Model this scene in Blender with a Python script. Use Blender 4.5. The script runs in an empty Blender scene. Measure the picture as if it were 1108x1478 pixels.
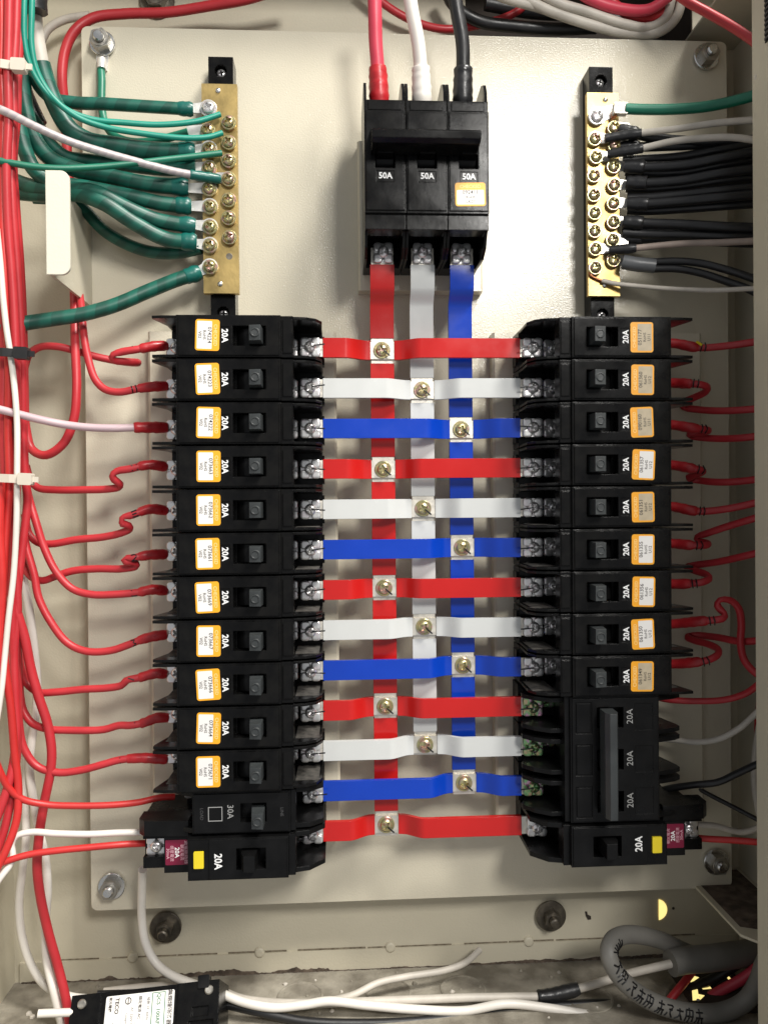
import bpy, bmesh, math, random
import numpy as np
from mathutils import Matrix, Vector
random.seed(7)
S = 0.001                                   # the script works in millimetres
scene = bpy.context.scene

# ------------------------------------------------------------------ camera
# Panel frame: u to the right, v up, w out of the mounting plate towards the viewer.
F, CX, CY, DIST = 1110.0, 554.0, 739.0, 518.0
_X = np.array([1, -.0095, .0546]); _X /= np.linalg.norm(_X)
_D = np.array([.0095, 1, .006]); _D -= _X * _D.dot(_X); _D /= np.linalg.norm(_D)
_N = np.cross(_X, _D)
RC = np.stack([_X, _D, _N], 1)              # panel (right, down, inward) -> camera (right, down, forward)
def P(px, py, w):
    """the point of the place seen at photograph position (px, py) that lies w mm in front of the mounting plate"""
    d = RC.T @ np.array([(px - CX) / F, (py - CY) / F, 1.0]); c = -RC.T @ np.array([0, 0, DIST])
    p = c + (-w - c[2]) / d[2] * d
    return np.array([p[0], -p[1], w])
def wc(p):                                  # (u, v, w) mm -> world
    return Vector((p[0] * S, -p[2] * S, p[1] * S))
cam = bpy.data.cameras.new('camera'); camo = bpy.data.objects.new('camera', cam)
scene.collection.objects.link(camo); scene.camera = camo
cam.sensor_fit = 'VERTICAL'; cam.sensor_height = 36; cam.sensor_width = 36
cam.lens = F / 1478 * 36; cam.clip_start = 0.01; cam.clip_end = 50
_c = -RC.T @ np.array([0, 0, DIST])
_right, _down, _fwd = RC[0], RC[1], RC[2]
_w = lambda a: Vector((a[0], a[2], -a[1]))  # panel (right, down, inward) -> world
M4 = Matrix.Identity(4)
for k, ax in enumerate((_w(_right), -_w(_down), -_w(_fwd))):
    for r in range(3): M4[r][k] = ax[r]
cl = _w(_c) * S
for r in range(3): M4[r][3] = cl[r]
camo.matrix_world = M4

# ------------------------------------------------------------------ light
world = bpy.data.worlds.new('World'); scene.world = world; world.use_nodes = True
bg = world.node_tree.nodes['Background']
bg.inputs[0].default_value = (0.95, 0.97, 1.0, 1); bg.inputs[1].default_value = 0.41
def lamp(name, loc, target, power, sx, sy, col=(1, .95, .86)):
    l = bpy.data.lights.new(name, 'AREA'); l.shape = 'RECTANGLE'; l.size = sx; l.size_y = sy
    l.energy = power; l.color = col
    o = bpy.data.objects.new(name, l); scene.collection.objects.link(o)
    o.location = wc(loc); d = wc(target) - wc(loc)
    o.rotation_euler = d.to_track_quat('-Z', 'Y').to_euler()
    return o
lamp('ceiling_lamp', (1150, 2322, 1242), (0, 0, 0), 118, .60, .60, (1, .965, .90))
lamp('room_lamp', (380, 640, 1150), (40, 100, 0), 11.5, .24, .24, (1, .97, .92))
scene.view_settings.view_transform = 'Standard'; scene.view_settings.look = 'None'
scene.view_settings.exposure = 0; scene.view_settings.gamma = 1; scene.view_settings.use_curve_mapping = False
scene.render.engine = 'CYCLES'; scene.cycles.use_denoising = True; scene.cycles.max_bounces = 8
scene.cycles.sample_clamp_indirect = 4

# ------------------------------------------------------------------ materials
def srgb(r, g, b):
    f = lambda c: (c / 12.92 if c <= .04045 else ((c + .055) / 1.055) ** 2.4)
    return (f(r / 255), f(g / 255), f(b / 255), 1)
MATS = {}
def mat(name, col, rough=.5, metal=0., var=.0, vscale=60, bump=0., bscale=400, bevel=0., rvar=0., coat=0., emit=0., spec=.5, col2=None, rscale=None, trans=0., sss=0.):
    m = bpy.data.materials.new(name); m.use_nodes = True; MATS[name] = m
    nt = m.node_tree; N = nt.nodes; L = nt.links; b = N['Principled BSDF']
    b.inputs['Base Color'].default_value = col; b.inputs['Roughness'].default_value = rough
    b.inputs['Metallic'].default_value = metal; b.inputs['Coat Weight'].default_value = coat
    b.inputs['Coat Roughness'].default_value = .12
    b.inputs['Specular IOR Level'].default_value = spec
    if trans: b.inputs['Transmission Weight'].default_value = trans
    if emit:
        b.inputs['Emission Color'].default_value = col; b.inputs['Emission Strength'].default_value = emit
    tc = N.new('ShaderNodeTexCoord')
    if var or col2:
        nz = N.new('ShaderNodeTexNoise'); nz.inputs['Scale'].default_value = vscale; nz.inputs['Detail'].default_value = 5
        L.new(tc.outputs['Object'], nz.inputs['Vector'])
        rp = N.new('ShaderNodeValToRGB'); L.new(nz.outputs['Fac'], rp.inputs[0])
        rp.color_ramp.elements[0].position = .35; rp.color_ramp.elements[1].position = .68
        if col2:
            rp.color_ramp.elements[0].color = col; rp.color_ramp.elements[1].color = col2
        else:
            rp.color_ramp.elements[0].color = tuple(c * (1 - var) for c in col[:3]) + (1,)
            rp.color_ramp.elements[1].color = tuple(min(1, c * (1 + var)) for c in col[:3]) + (1,)
        L.new(rp.outputs[0], b.inputs['Base Color'])
    if rvar:
        n2 = N.new('ShaderNodeTexNoise'); n2.inputs['Scale'].default_value = rscale or vscale * 2; n2.inputs['Detail'].default_value = 6
        L.new(tc.outputs['Object'], n2.inputs['Vector'])
        mr = N.new('ShaderNodeMapRange'); L.new(n2.outputs['Fac'], mr.inputs[0])
        mr.inputs[1].default_value = .3; mr.inputs[2].default_value = .7
        mr.inputs[3].default_value = max(.03, rough - rvar); mr.inputs[4].default_value = rough + rvar
        L.new(mr.outputs[0], b.inputs['Roughness'])
    nrm = None
    if bevel:
        bv = N.new('ShaderNodeBevel'); bv.samples = 3; bv.inputs['Radius'].default_value = bevel * S; nrm = bv.outputs[0]
    if bump:
        n3 = N.new('ShaderNodeTexNoise'); n3.inputs['Scale'].default_value = bscale; n3.inputs['Detail'].default_value = 3
        L.new(tc.outputs['Object'], n3.inputs['Vector'])
        bp = N.new('ShaderNodeBump'); bp.inputs['Strength'].default_value = bump; bp.inputs['Distance'].default_value = .0005
        L.new(n3.outputs['Fac'], bp.inputs['Height'])
        if nrm: L.new(nrm, bp.inputs['Normal'])
        nrm = bp.outputs[0]
    if nrm: L.new(nrm, b.inputs['Normal'])
    return m
CREAM = (.60, .555, .44, 1)
mat('powder_coat', CREAM, .18, var=.05, vscale=16, bump=.34, bscale=950, rvar=.03, rscale=20, spec=.6)
mat('wall_coat', (.57, .525, .41, 1), .42, var=.06, vscale=14, bump=.30, bscale=700, rvar=.05, rscale=20)
mat('tab_coat', (.74, .70, .58, 1), .38, var=.02, bump=.2, bscale=700, bevel=.8)
mat('dusty_floor', (.15, .132, .102, 1), .9, vscale=48, bump=1., bscale=500, col2=(.36, .33, .27, 1))
mat('grime_shade', (.055, .04, .03, 1), .95, vscale=160, bump=.9, bscale=900, col2=(.16, .12, .09, 1))
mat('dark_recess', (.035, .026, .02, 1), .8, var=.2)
mat('seam', (.11, .085, .055, 1), .9, vscale=300, col2=(.30, .26, .19, 1))
mat('black_plastic', (.0035, .0035, .0038, 1), .20, vscale=150, col2=(.0075, .0072, .0068, 1), bump=.07, bscale=330, bevel=.9, rvar=.08, rscale=60, spec=.17)
mat('black_matte', (.005, .005, .0052, 1), .34, var=.3, vscale=90, bump=.15, bscale=700, bevel=.5, rvar=.12, rscale=70, spec=.2)
mat('toggle_grey', (.032, .036, .037, 1), .45, var=.2, bump=.15, bscale=800, bevel=.5, rvar=.08)
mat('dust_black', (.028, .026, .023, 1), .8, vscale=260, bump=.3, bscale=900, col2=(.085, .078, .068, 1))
mat('brass', (.47, .345, .14, 1), .40, 1, var=.10, vscale=45, bump=.12, bscale=500, rvar=.10, rscale=60)
mat('steel', (.66, .66, .65, 1), .25, 1, var=.10, vscale=120, bump=.10, bscale=700, rvar=.10, rscale=180)
mat('dull_steel', (.42, .40, .36, 1), .42, 1, var=.2, vscale=140, bump=.2, bscale=700, rvar=.12)
mat('tin', (.82, .80, .76, 1), .38, .65, var=.06, vscale=120, bump=.08, bscale=600, rvar=.1, rscale=150)
mat('bare_bar', (.74, .70, .62, 1), .40, .7, var=.10, vscale=150, bump=.12, bscale=700, rvar=.12, rscale=150)
mat('copper', (.62, .26, .13, 1), .35, 1, var=.15)
mat('red_pvc', (.47, .026, .034, 1), .44, var=.07, vscale=40, bump=.05, bscale=300, rvar=.08)
mat('red_thin', (.54, .026, .024, 1), .42, var=.07, vscale=40, bump=.05, bscale=300, rvar=.08)
mat('red_tube', (.46, .016, .022, 1), .36, var=.15, vscale=120, bump=.35, bscale=260, rvar=.12)
mat('red_main', (.60, .050, .085, 1), .42, var=.06, vscale=40, bump=.1, bscale=200)
mat('red_coat', (.48, .012, .011, 1), .20, var=.05, vscale=30, bump=.08, bscale=120, rvar=.07, bevel=.4)
mat('blue_coat', (.003, .042, .40, 1), .20, var=.06, vscale=30, bump=.08, bscale=120, rvar=.07, bevel=.4)
mat('white_coat', (.57, .58, .57, 1), .22, var=.03, vscale=40, bump=.08, bscale=120, rvar=.07, bevel=.4)
mat('white_pvc', (.74, .70, .64, 1), .42, var=.05, vscale=60, bump=.06, bscale=300)
mat('white_grubby', (.52, .48, .42, 1), .5, var=.12, vscale=70, bump=.1, bscale=300)
mat('white_brown', (.34, .27, .23, 1), .5, var=.12, vscale=70, bump=.1, bscale=300)
mat('black_pvc', (.013, .013, .014, 1), .42, var=.2, bump=.08, bscale=300, rvar=.1)
mat('black_tape', (.016, .016, .017, 1), .34, var=.2, bump=.5, bscale=230, rvar=.12)
mat('grey_tape', (.10, .105, .11, 1), .4, var=.15, bump=.3, bscale=230)
mat('grey_sheath', (.17, .163, .148, 1), .55, var=.12, vscale=50, bump=.15, bscale=350)
mat('green_pvc', (.010, .26, .185, 1), .40, var=.08, bump=.05, bscale=300)
mat('green_dark', (.008, .16, .095, 1), .42, var=.1, bump=.05, bscale=300)
mat('green_sleeve', (.006, .105, .085, 1), .33, var=.15, bump=.35, bscale=240)
mat('nylon', (.72, .66, .56, 1), .4, var=.04, trans=.15)
mat('label_orange', srgb(246, 170, 38), .42, var=.03)
mat('label_white', (.80, .78, .75, 1), .45, var=.03)
mat('label_tan', (.50, .42, .29, 1), .45, var=.08, vscale=200)
mat('label_maroon', srgb(118, 18, 52), .4, var=.05)
mat('label_yellow', srgb(226, 203, 40), .42, var=.04)
mat('label_green', srgb(30, 110, 70), .5)
mat('ink_white', (.85, .85, .84, 1), .5)
mat('ink_grey', (.34, .34, .33, 1), .5)
mat('ink_faint', (.06, .06, .06, 1), .5)
mat('ink_pink', (.72, .42, .48, 1), .5)
mat('ink_dark', (.05, .04, .035, 1), .5)
mat('ink_black', (.006, .006, .007, 1), .35)
mat('ink_orange', srgb(255, 216, 140), .5)
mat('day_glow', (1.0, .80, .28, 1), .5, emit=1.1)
mat('nut_dark', (.20, .18, .15, 1), .42, .9, var=.3, vscale=200, bump=.2, bscale=700)

def zinc(name, c1, c2, c3):                # yellow passivated zinc: bands of gold, olive and rose
    m = mat(name, c1, .30, .8, bump=.12, bscale=800)
    nt = m.node_tree; N = nt.nodes; L = nt.links
    tc = N.new('ShaderNodeTexCoord'); nz = N.new('ShaderNodeTexNoise'); nz.inputs['Scale'].default_value = 260; nz.inputs['Detail'].default_value = 2
    oi = N.new('ShaderNodeObjectInfo'); ad = N.new('ShaderNodeVectorMath'); ad.operation = 'ADD'
    L.new(tc.outputs['Object'], ad.inputs[0]); L.new(oi.outputs['Location'], ad.inputs[1]); L.new(ad.outputs[0], nz.inputs['Vector'])
    rp = N.new('ShaderNodeValToRGB'); L.new(nz.outputs['Fac'], rp.inputs[0])
    e = rp.color_ramp.elements; e[0].position = .36; e[0].color = c1; e[1].position = .64; e[1].color = c3
    x = e.new(.5); x.color = c2
    L.new(rp.outputs[0], N['Principled BSDF'].inputs['Base Color'])
zinc('zinc_gold', (.62, .50, .26, 1), (.46, .46, .24, 1), (.66, .42, .36, 1))
zinc('zinc_silver', (.86, .85, .83, 1), (.80, .80, .79, 1), (.84, .78, .79, 1))
zinc('zinc_rainbow', (.62, .48, .30, 1), (.22, .55, .22, 1), (.62, .35, .50, 1))

def spiral(name, c1, c2, pitch, soft=.08, rough=.4, dens=.5):   # tape wound round a cable, or a strand seen through clear insulation
    m = mat(name, c1, rough)
    nt = m.node_tree; N = nt.nodes; L = nt.links; b = N['Principled BSDF']
    uv = N.new('ShaderNodeUVMap'); uv.uv_map = 'UVMap'; sp = N.new('ShaderNodeSeparateXYZ'); L.new(uv.outputs[0], sp.inputs[0])
    mu = N.new('ShaderNodeMath'); mu.operation = 'DIVIDE'; mu.inputs[1].default_value = pitch; L.new(sp.outputs[0], mu.inputs[0])
    ad = N.new('ShaderNodeMath'); ad.operation = 'ADD'; L.new(mu.outputs[0], ad.inputs[0]); L.new(sp.outputs[1], ad.inputs[1])
    nz = N.new('ShaderNodeTexNoise'); nz.inputs['Scale'].default_value = 60; tc = N.new('ShaderNodeTexCoord'); L.new(tc.outputs['Object'], nz.inputs['Vector'])
    m2 = N.new('ShaderNodeMath'); m2.operation = 'MULTIPLY_ADD'; L.new(nz.outputs['Fac'], m2.inputs[0]); m2.inputs[1].default_value = .5; L.new(ad.outputs[0], m2.inputs[2])
    fr = N.new('ShaderNodeMath'); fr.operation = 'FRACT'; L.new(m2.outputs[0], fr.inputs[0])
    rp = N.new('ShaderNodeValToRGB'); L.new(fr.outputs[0], rp.inputs[0]); e = rp.color_ramp.elements
    e[0].position = dens - soft; e[0].color = c1; e[1].position = dens + soft; e[1].color = c2
    x = e.new(.97); x.color = c2; y = e.new(1.0); y.color = c1
    L.new(rp.outputs[0], b.inputs['Base Color'])
    bp = N.new('ShaderNodeBump'); bp.inputs['Strength'].default_value = .5; bp.inputs['Distance'].default_value = .0004
    L.new(fr.outputs[0], bp.inputs['Height']); L.new(bp.outputs[0], b.inputs['Normal'])
spiral('green_tape', (.0035, .062, .043, 1), (.005, .098, .068, 1), 13, .10, .42)
spiral('clear_strand', (.47, .42, .41, 1), (.39, .35, .36, 1), 4.5, .25, .32)
spiral('pink_strand', (.56, .42, .44, 1), (.50, .37, .40, 1), 40, .3, .38)

# ------------------------------------------------------------------ mesh helpers
class MB:
    def __init__(s): s.v = []; s.f = []; s.uv = None
    def face_add(s, vs, fs):
        n = len(s.v); s.v += [tuple(map(float, p)) for p in vs]; s.f += [tuple(i + n for i in f) for f in fs]; return s
    def box(s, u0, u1, v0, v1, w0, w1):
        return s.face_add([(u0, v0, w0), (u1, v0, w0), (u1, v1, w0), (u0, v1, w0), (u0, v0, w1), (u1, v0, w1), (u1, v1, w1), (u0, v1, w1)],
                          [(3, 2, 1, 0), (4, 5, 6, 7), (0, 1, 5, 4), (1, 2, 6, 5), (2, 3, 7, 6), (3, 0, 4, 7)])
    def prism(s, poly, a, b, axis='w'):     # polygon (counter-clockwise) extruded along an axis from a to b
        n = len(poly)
        put = {'w': lambda p, t: (p[0], p[1], t), 'v': lambda p, t: (p[0], t, p[1]), 'u': lambda p, t: (t, p[0], p[1])}[axis]
        vs = [put(p, a) for p in poly] + [put(p, b) for p in poly]
        fs = [tuple(range(n))[::-1], tuple(range(n, 2 * n))] + [(i, (i + 1) % n, n + (i + 1) % n, n + i) for i in range(n)]
        return s.face_add(vs, fs)
    def disc(s, cu, cv, r, w0, w1, n=28, r1=None):
        r1 = r if r1 is None else r1
        vs = [(cu + r * math.cos(2 * math.pi * i / n), cv + r * math.sin(2 * math.pi * i / n), w0) for i in range(n)]
        vs += [(cu + r1 * math.cos(2 * math.pi * i / n), cv + r1 * math.sin(2 * math.pi * i / n), w1) for i in range(n)]
        return s.face_add(vs, [tuple(range(n))[::-1], tuple(range(n, 2 * n))] + [(i, (i + 1) % n, n + (i + 1) % n, n + i) for i in range(n)])
    def lathe(s, prof, cu=0, cv=0, n=28, close=True):   # profile of (radius, w)
        vs = []; m = len(prof)
        for r, w in prof: vs += [(cu + r * math.cos(2 * math.pi * i / n), cv + r * math.sin(2 * math.pi * i / n), w) for i in range(n)]
        fs = [(j * n + i, j * n + (i + 1) % n, (j + 1) * n + (i + 1) % n, (j + 1) * n + i) for j in range(m - 1) for i in range(n)]
        if close: fs += [tuple(range(n))[::-1], tuple(range((m - 1) * n, m * n))]
        return s.face_add(vs, fs)
    def field(s, rects, base=0.):           # one block whose top is cut to the heights of a list of rectangles (u0,u1,v0,v1,w); later ones win
        us = sorted({r[0] for r in rects} | {r[1] for r in rects}); vs = sorted({r[2] for r in rects} | {r[3] for r in rects})
        H = {}
        for i in range(len(us) - 1):
            for j in range(len(vs) - 1):
                h = None; a = (us[i] + us[i + 1]) / 2; b = (vs[j] + vs[j + 1]) / 2
                for r in rects:
                    if r[0] < a < r[1] and r[2] < b < r[3]: h = r[4]
                H[i, j] = h
        for (i, j), h in H.items():
            if h is None: continue
            u0, u1, v0, v1 = us[i], us[i + 1], vs[j], vs[j + 1]
            s.face_add([(u0, v0, h), (u1, v0, h), (u1, v1, h), (u0, v1, h)], [(0, 1, 2, 3)])
            for (di, dj, p, q) in ((1, 0, (u1, v0), (u1, v1)), (-1, 0, (u0, v1), (u0, v0)), (0, 1, (u1, v1), (u0, v1)), (0, -1, (u0, v0), (u1, v0))):
                g = H.get((i + di, j + dj)); g = base if g is None else g
                if g < h: s.face_add([(p[0], p[1], g), (q[0], q[1], g), (q[0], q[1], h), (p[0], p[1], h)], [(0, 1, 2, 3)])
        return s
    def mesh(s, name, smooth=None):
        me = bpy.data.meshes.new(name)
        me.from_pydata([(p[0] * S, -p[2] * S, p[1] * S) for p in s.v], [], s.f)
        if s.uv:
            ul = me.uv_layers.new(name='UVMap')
            for l in me.loops: ul.data[l.index].uv = (0, 0)
            ul.data.foreach_set('uv', [c for f in s.uv for p in f for c in p])
        me.validate(); me.update()
        bm = bmesh.new(); bm.from_mesh(me)
        if not s.uv:
            bmesh.ops.remove_doubles(bm, verts=bm.verts, dist=1e-6); bmesh.ops.recalc_face_normals(bm, faces=bm.faces)
        bm.to_mesh(me); bm.free()
        if smooth is not None:
            for p in me.polygons: p.use_smooth = True
            me.set_sharp_from_angle(angle=math.radians(smooth))
        return me
def link(name, me, material=None, parent=None, loc=(0, 0, 0), rot=0.):
    o = bpy.data.objects.new(name, me); scene.collection.objects.link(o)
    o.location = wc(loc); o.rotation_euler = (0, -rot, 0)      # rot turns u towards v
    if material and me and not me.materials: me.materials.append(MATS[material])
    if parent: o.parent = parent
    return o
CACHE = {}
def shared(key, fn):
    if key not in CACHE: CACHE[key] = fn()
    return CACHE[key]
def tag(o, label, cat, group=None):
    o['label'] = label; o['category'] = cat
    if group: o['group'] = group
    return o
def thing(name, label, cat, loc=(0, 0, 0), rot=0., group=None):
    return tag(link(name, None, None, None, loc, rot), label, cat, group)
def struct(name, mb, material, smooth=None):
    o = link(name, mb.mesh(name, smooth), material); o['kind'] = 'structure'; return o
def text_mesh(txt, size, bold=0., squeeze=1., turn=-90., spacing=1.):
    def make():
        c = bpy.data.curves.new('text', 'FONT'); c.body = txt; c.size = size * 1.39; c.align_x = 'CENTER'; c.align_y = 'CENTER'
        c.offset = bold; c.resolution_u = 2; c.space_character = spacing; c.space_line = .8
        o = bpy.data.objects.new('text', c); scene.collection.objects.link(o)
        bpy.context.view_layer.update()
        e = o.evaluated_get(bpy.context.evaluated_depsgraph_get()); me = bpy.data.meshes.new_from_object(e)
        me.name = 'lettering'
        a = math.radians(turn); ca, sa = math.cos(a), math.sin(a)
        for v in me.vertices:
            x, y = v.co.x * squeeze, v.co.y
            v.co = Vector(((x * ca - y * sa) * S, 0, (x * sa + y * ca) * S))
        me.materials.clear(); me.update()
        bpy.data.objects.remove(o); bpy.data.curves.remove(c)
        return me
    return shared(('t', txt, size, bold, squeeze, turn, spacing), make)
def text(txt, size, material, parent, loc, name='lettering', **kw):
    me = shared(('tm', txt, size, material, tuple(sorted(kw.items()))), lambda: text_mesh(txt, size, **kw).copy())
    return link(name, me, material, parent, loc)
def rrect(u0, u1, v0, v1, r, n=5):
    pts = []
    for cu, cv, a0 in ((u1 - r, v0 + r, -90), (u1 - r, v1 - r, 0), (u0 + r, v1 - r, 90), (u0 + r, v0 + r, 180)):
        for k in range(n + 1):
            a = math.radians(a0 + 90 * k / n); pts.append((cu + r * math.cos(a), cv + r * math.sin(a)))
    return pts

# tubes -------------------------------------------------------------
def smooth_path(pts, step=2.0):
    pts = [np.array(p, float) for p in pts]
    p = [2 * pts[0] - pts[1]] + pts + [2 * pts[-1] - pts[-2]]
    out = []
    for i in range(1, len(p) - 2):
        p0, p1, p2, p3 = p[i - 1:i + 3]
        t = [0]
        for a, b in ((p0, p1), (p1, p2), (p2, p3)): t.append(t[-1] + max(1e-3, np.linalg.norm(b - a)) ** .5)
        n = max(2, int(np.linalg.norm(p2 - p1) / step))
        for k in range(n):
            x = t[1] + (t[2] - t[1]) * k / n
            A1 = (t[1] - x) / (t[1] - t[0]) * p0 + (x - t[0]) / (t[1] - t[0]) * p1
            A2 = (t[2] - x) / (t[2] - t[1]) * p1 + (x - t[1]) / (t[2] - t[1]) * p2
            A3 = (t[3] - x) / (t[3] - t[2]) * p2 + (x - t[2]) / (t[3] - t[2]) * p3
            B1 = (t[2] - x) / (t[2] - t[0]) * A1 + (x - t[0]) / (t[2] - t[0]) * A2
            B2 = (t[3] - x) / (t[3] - t[1]) * A2 + (x - t[1]) / (t[3] - t[1]) * A3
            out.append((t[2] - x) / (t[2] - t[1]) * B1 + (x - t[1]) / (t[2] - t[1]) * B2)
    out.append(pts[-1]); return out
class Tube:
    def __init__(s, path):
        s.p = path; s.s = [0.]
        for a, b in zip(path, path[1:]): s.s.append(s.s[-1] + float(np.linalg.norm(b - a)))
        s.t = []; s.n = []
        for i in range(len(path)):
            d = path[min(i + 1, len(path) - 1)] - path[max(i - 1, 0)]; s.t.append(d / (np.linalg.norm(d) + 1e-9))
        n = np.array([0, 0, 1.]); n = n - s.t[0] * n.dot(s.t[0])
        if np.linalg.norm(n) < .1: n = np.array([0, 1., 0]); n = n - s.t[0] * n.dot(s.t[0])
        for t in s.t:
            n = n - t * n.dot(t)
            g = np.array([0, 0, 1.]); g = g - t * g.dot(t)
            n = n / (np.linalg.norm(n) + 1e-9) + .25 * g      # keep the seam side roughly towards the front
            n = n / (np.linalg.norm(n) + 1e-9); s.n.append(n)
    def at(s, x):
        i = min(max(np.searchsorted(s.s, x) - 1, 0), len(s.s) - 2)
        f = (x - s.s[i]) / max(1e-6, s.s[i + 1] - s.s[i])
        p = s.p[i] + (s.p[i + 1] - s.p[i]) * f; t = s.t[i]; n = s.n[i]
        return p, t, n, np.cross(t, n)
    def surf(s, x, phi, r):                 # a point on the skin; phi = 0 faces out
        p, t, n, b = s.at(x); return p + (n * math.cos(phi) + b * math.sin(phi)) * r
    def mb(s, r, a=0., b=None, n=12, ends=True):
        b = s.s[-1] if b is None else b
        xs = [a] + [x for x in s.s if a + .3 < x < b - .3] + [b]
        m = MB(); rings = len(xs); vs = []; fs = []; uv = []
        for x in xs:
            rr = r(x) if callable(r) else r
            p, t, nn, bb = s.at(x)
            for k in range(n):
                h = 2 * math.pi * k / n; vs.append(p + (nn * math.cos(h) + bb * math.sin(h)) * rr)
        for j in range(rings - 1):
            for k in range(n):
                fs.append((j * n + k, j * n + (k + 1) % n, (j + 1) * n + (k + 1) % n, (j + 1) * n + k))
                uv.append([(xs[j], k / n), (xs[j], (k + 1) / n), (xs[j + 1], (k + 1) / n), (xs[j + 1], k / n)])
        if ends:
            fs.append(tuple(range(n))[::-1]); uv.append([(0, 0)] * n)
            fs.append(tuple(range((rings - 1) * n, rings * n))); uv.append([(0, 0)] * n)
        m.face_add(vs, fs); m.uv = uv; return m
def recenter(me_mb, o0):
    m = MB(); m.v = [(p[0] - o0[0], p[1] - o0[1], p[2] - o0[2]) for p in me_mb.v]; m.f = me_mb.f; m.uv = me_mb.uv; return m
def lug_mb(c, d, w, R=5.2, length=12, width=7, th=1.0):       # flat ring tongue round a screw, its neck pointing along d
    d = np.array(d[:2], float); d /= np.linalg.norm(d); n = np.array([-d[1], d[0]]); hw = width / 2; a0 = math.asin(min(.98, hw / R))
    pts = []
    for k in range(21):
        a = a0 + (2 * math.pi - 2 * a0) * k / 20
        q = d * R * math.cos(a) + n * R * math.sin(a); pts.append((c[0] + q[0], c[1] + q[1]))
    for sg in (-1, 1):
        q = d * length + n * hw * .8 * sg; pts.append((c[0] + q[0], c[1] + q[1]))
    return MB().prism(pts, w, w + th)
def wire(name, pts, r, material, label, group=None, cat='wire', sleeves=(), marks=(), lug=None, step=2.0, raw=False, n=12):
    """pts are (px, py, w); sleeves are (from mm, to mm, radius, material, name), negative values count from the end"""
    path = smooth_path([p if raw else P(*p) for p in pts], step); T = Tube(path); o0 = path[0]; Ltot = T.s[-1]
    o = link(name, recenter(T.mb(r, n=n), o0).mesh(name, 50), material, None, o0)
    tag(o, label, cat, group)
    fx = lambda x: Ltot + x if x < 0 else x
    for (a, b, rr, m, nm) in sleeves:
        a = fx(a); b = Ltot if b == 0 else fx(b); b = min(b, Ltot); L = b - a; ph = random.random() * 6
        f = lambda x, a=a, L=L, rr=rr, ph=ph: rr * (1 + .05 * math.sin((x - a) * 1.1 + ph) + .10 * math.sin(math.pi * min(1, max(0, (x - a) / L)) ** 2)) * (.90 if (x - a < .4 or x - a > L - .4) else 1)
        link(nm, recenter(T.mb(f, a, b, n=n), o0).mesh(nm, 50), m, o)
    for (x, strokes) in marks:              # handwriting: strokes are polylines of (mm along, angle)
        x = fx(x)
        for st in strokes:
            q = smooth_path([T.surf(x + a, phi, r + (sleeves[0][2] - r if sleeves and x >= fx(sleeves[0][0]) else 0) + .08) for a, phi in st], .6)
            link('pen_mark', recenter(Tube(q).mb(.42, n=5), o0).mesh('pen_mark'), 'ink_black', o)
    if lug is not None:
        link('lug', recenter(lug, o0).mesh('lug'), 'tin', o)
    return o, T

# hardware ----------------------------------------------------------
def screw_mesh(r, hgt, slot=.70, depth=1.5):
    def make():
        m = MB(); n = 64; rings = [0, .08, .14, .2, .26, .33, .40, .47, .54, .60, .66, .72, .80, .88, .95, 1.0]
        def z(x, y):
            q = min(1, (x * x + y * y) / (r * r)); zz = hgt * (1 - .55 * q ** 2.2)
            ax, ay = abs(x), abs(y); k = slot * r; t = .21 * r
            if (ax < k and ay < t * (1.15 - .45 * ax / k)) or (ay < k and ax < t * (1.15 - .45 * ay / k)): zz -= depth * hgt * (1 - .35 * math.sqrt(q) / slot)
            return zz
        vs = [(0, 0, z(0, 0))]; fs = []
        for q in rings[1:]:
            for i in range(n):
                a = 2 * math.pi * i / n; x, y = q * r * math.cos(a), q * r * math.sin(a); vs.append((x, y, z(x, y)))
        for i in range(n): vs.append((r * math.cos(2 * math.pi * i / n), r * math.sin(2 * math.pi * i / n), 0))
        for i in range(n): fs.append((0, 1 + i, 1 + (i + 1) % n))
        for j in range(len(rings) - 1):
            for i in range(n): a = 1 + j * n; fs.append((a + i, a + n + i, a + n + (i + 1) % n, a + (i + 1) % n))
        m.face_add(vs, fs); return m.mesh('screw', 32)
    return shared(('screw', r, hgt), make)
def screw(parent, loc, r=3.3, hgt=2.0, material='zinc_gold', washer=None, rot=None, name='screw'):
    me = shared(('screwm', r, hgt, material), lambda: screw_mesh(r, hgt).copy())
    o = link(name, me, material, parent, loc, random.random() * 6.28 if rot is None else rot)
    if washer:
        wm = shared(('washer', washer, material), lambda: MB().lathe([(washer, -.9), (washer, -.3), (washer * .92, 0), (washer * .84, 0), (washer * .80, -.3), (r * .7, -.3)], n=32).mesh('washer', 30))
        link('washer', wm, material, o)
    return o
def hexnut(parent, loc, r=6.6, washer=8.8, stud=3.5, stud_len=11, material='steel', tilt=0):
    b = link('bolt', shared(('stud', stud, stud_len), lambda: MB().lathe([(stud, 0), (stud, stud_len - .8), (stud - .8, stud_len)] , n=20).mesh('bolt', 30)).copy(), material, parent, loc, tilt)
    link('washer', MB().lathe([(washer, .2), (washer, 1.5), (washer - .4, 1.9), (stud, 1.95)], n=32).mesh('washer', 30), material, b)
    hp = [(r * math.cos(math.pi / 3 * k), r * math.sin(math.pi / 3 * k)) for k in range(6)]
    m = MB().prism(hp, 1.96, 7.6); m.lathe([(r * .84, 7.6), (r * .80, 7.95), (stud + .3, 8.0), (stud + .25, 6.0)], n=24, close=False)
    link('nut', m.mesh('nut', 30), 'dull_steel' if material == 'steel' else material, b)
    return b

exec_order = None
# ------------------------------------------------------------------ the setting: enclosure walls and floor
WB = -24.0                                  # back of the enclosure, behind the mounting plate
UL, UR, VF, VT = -256.0, 256.0, -322.0, 372.0
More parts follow.
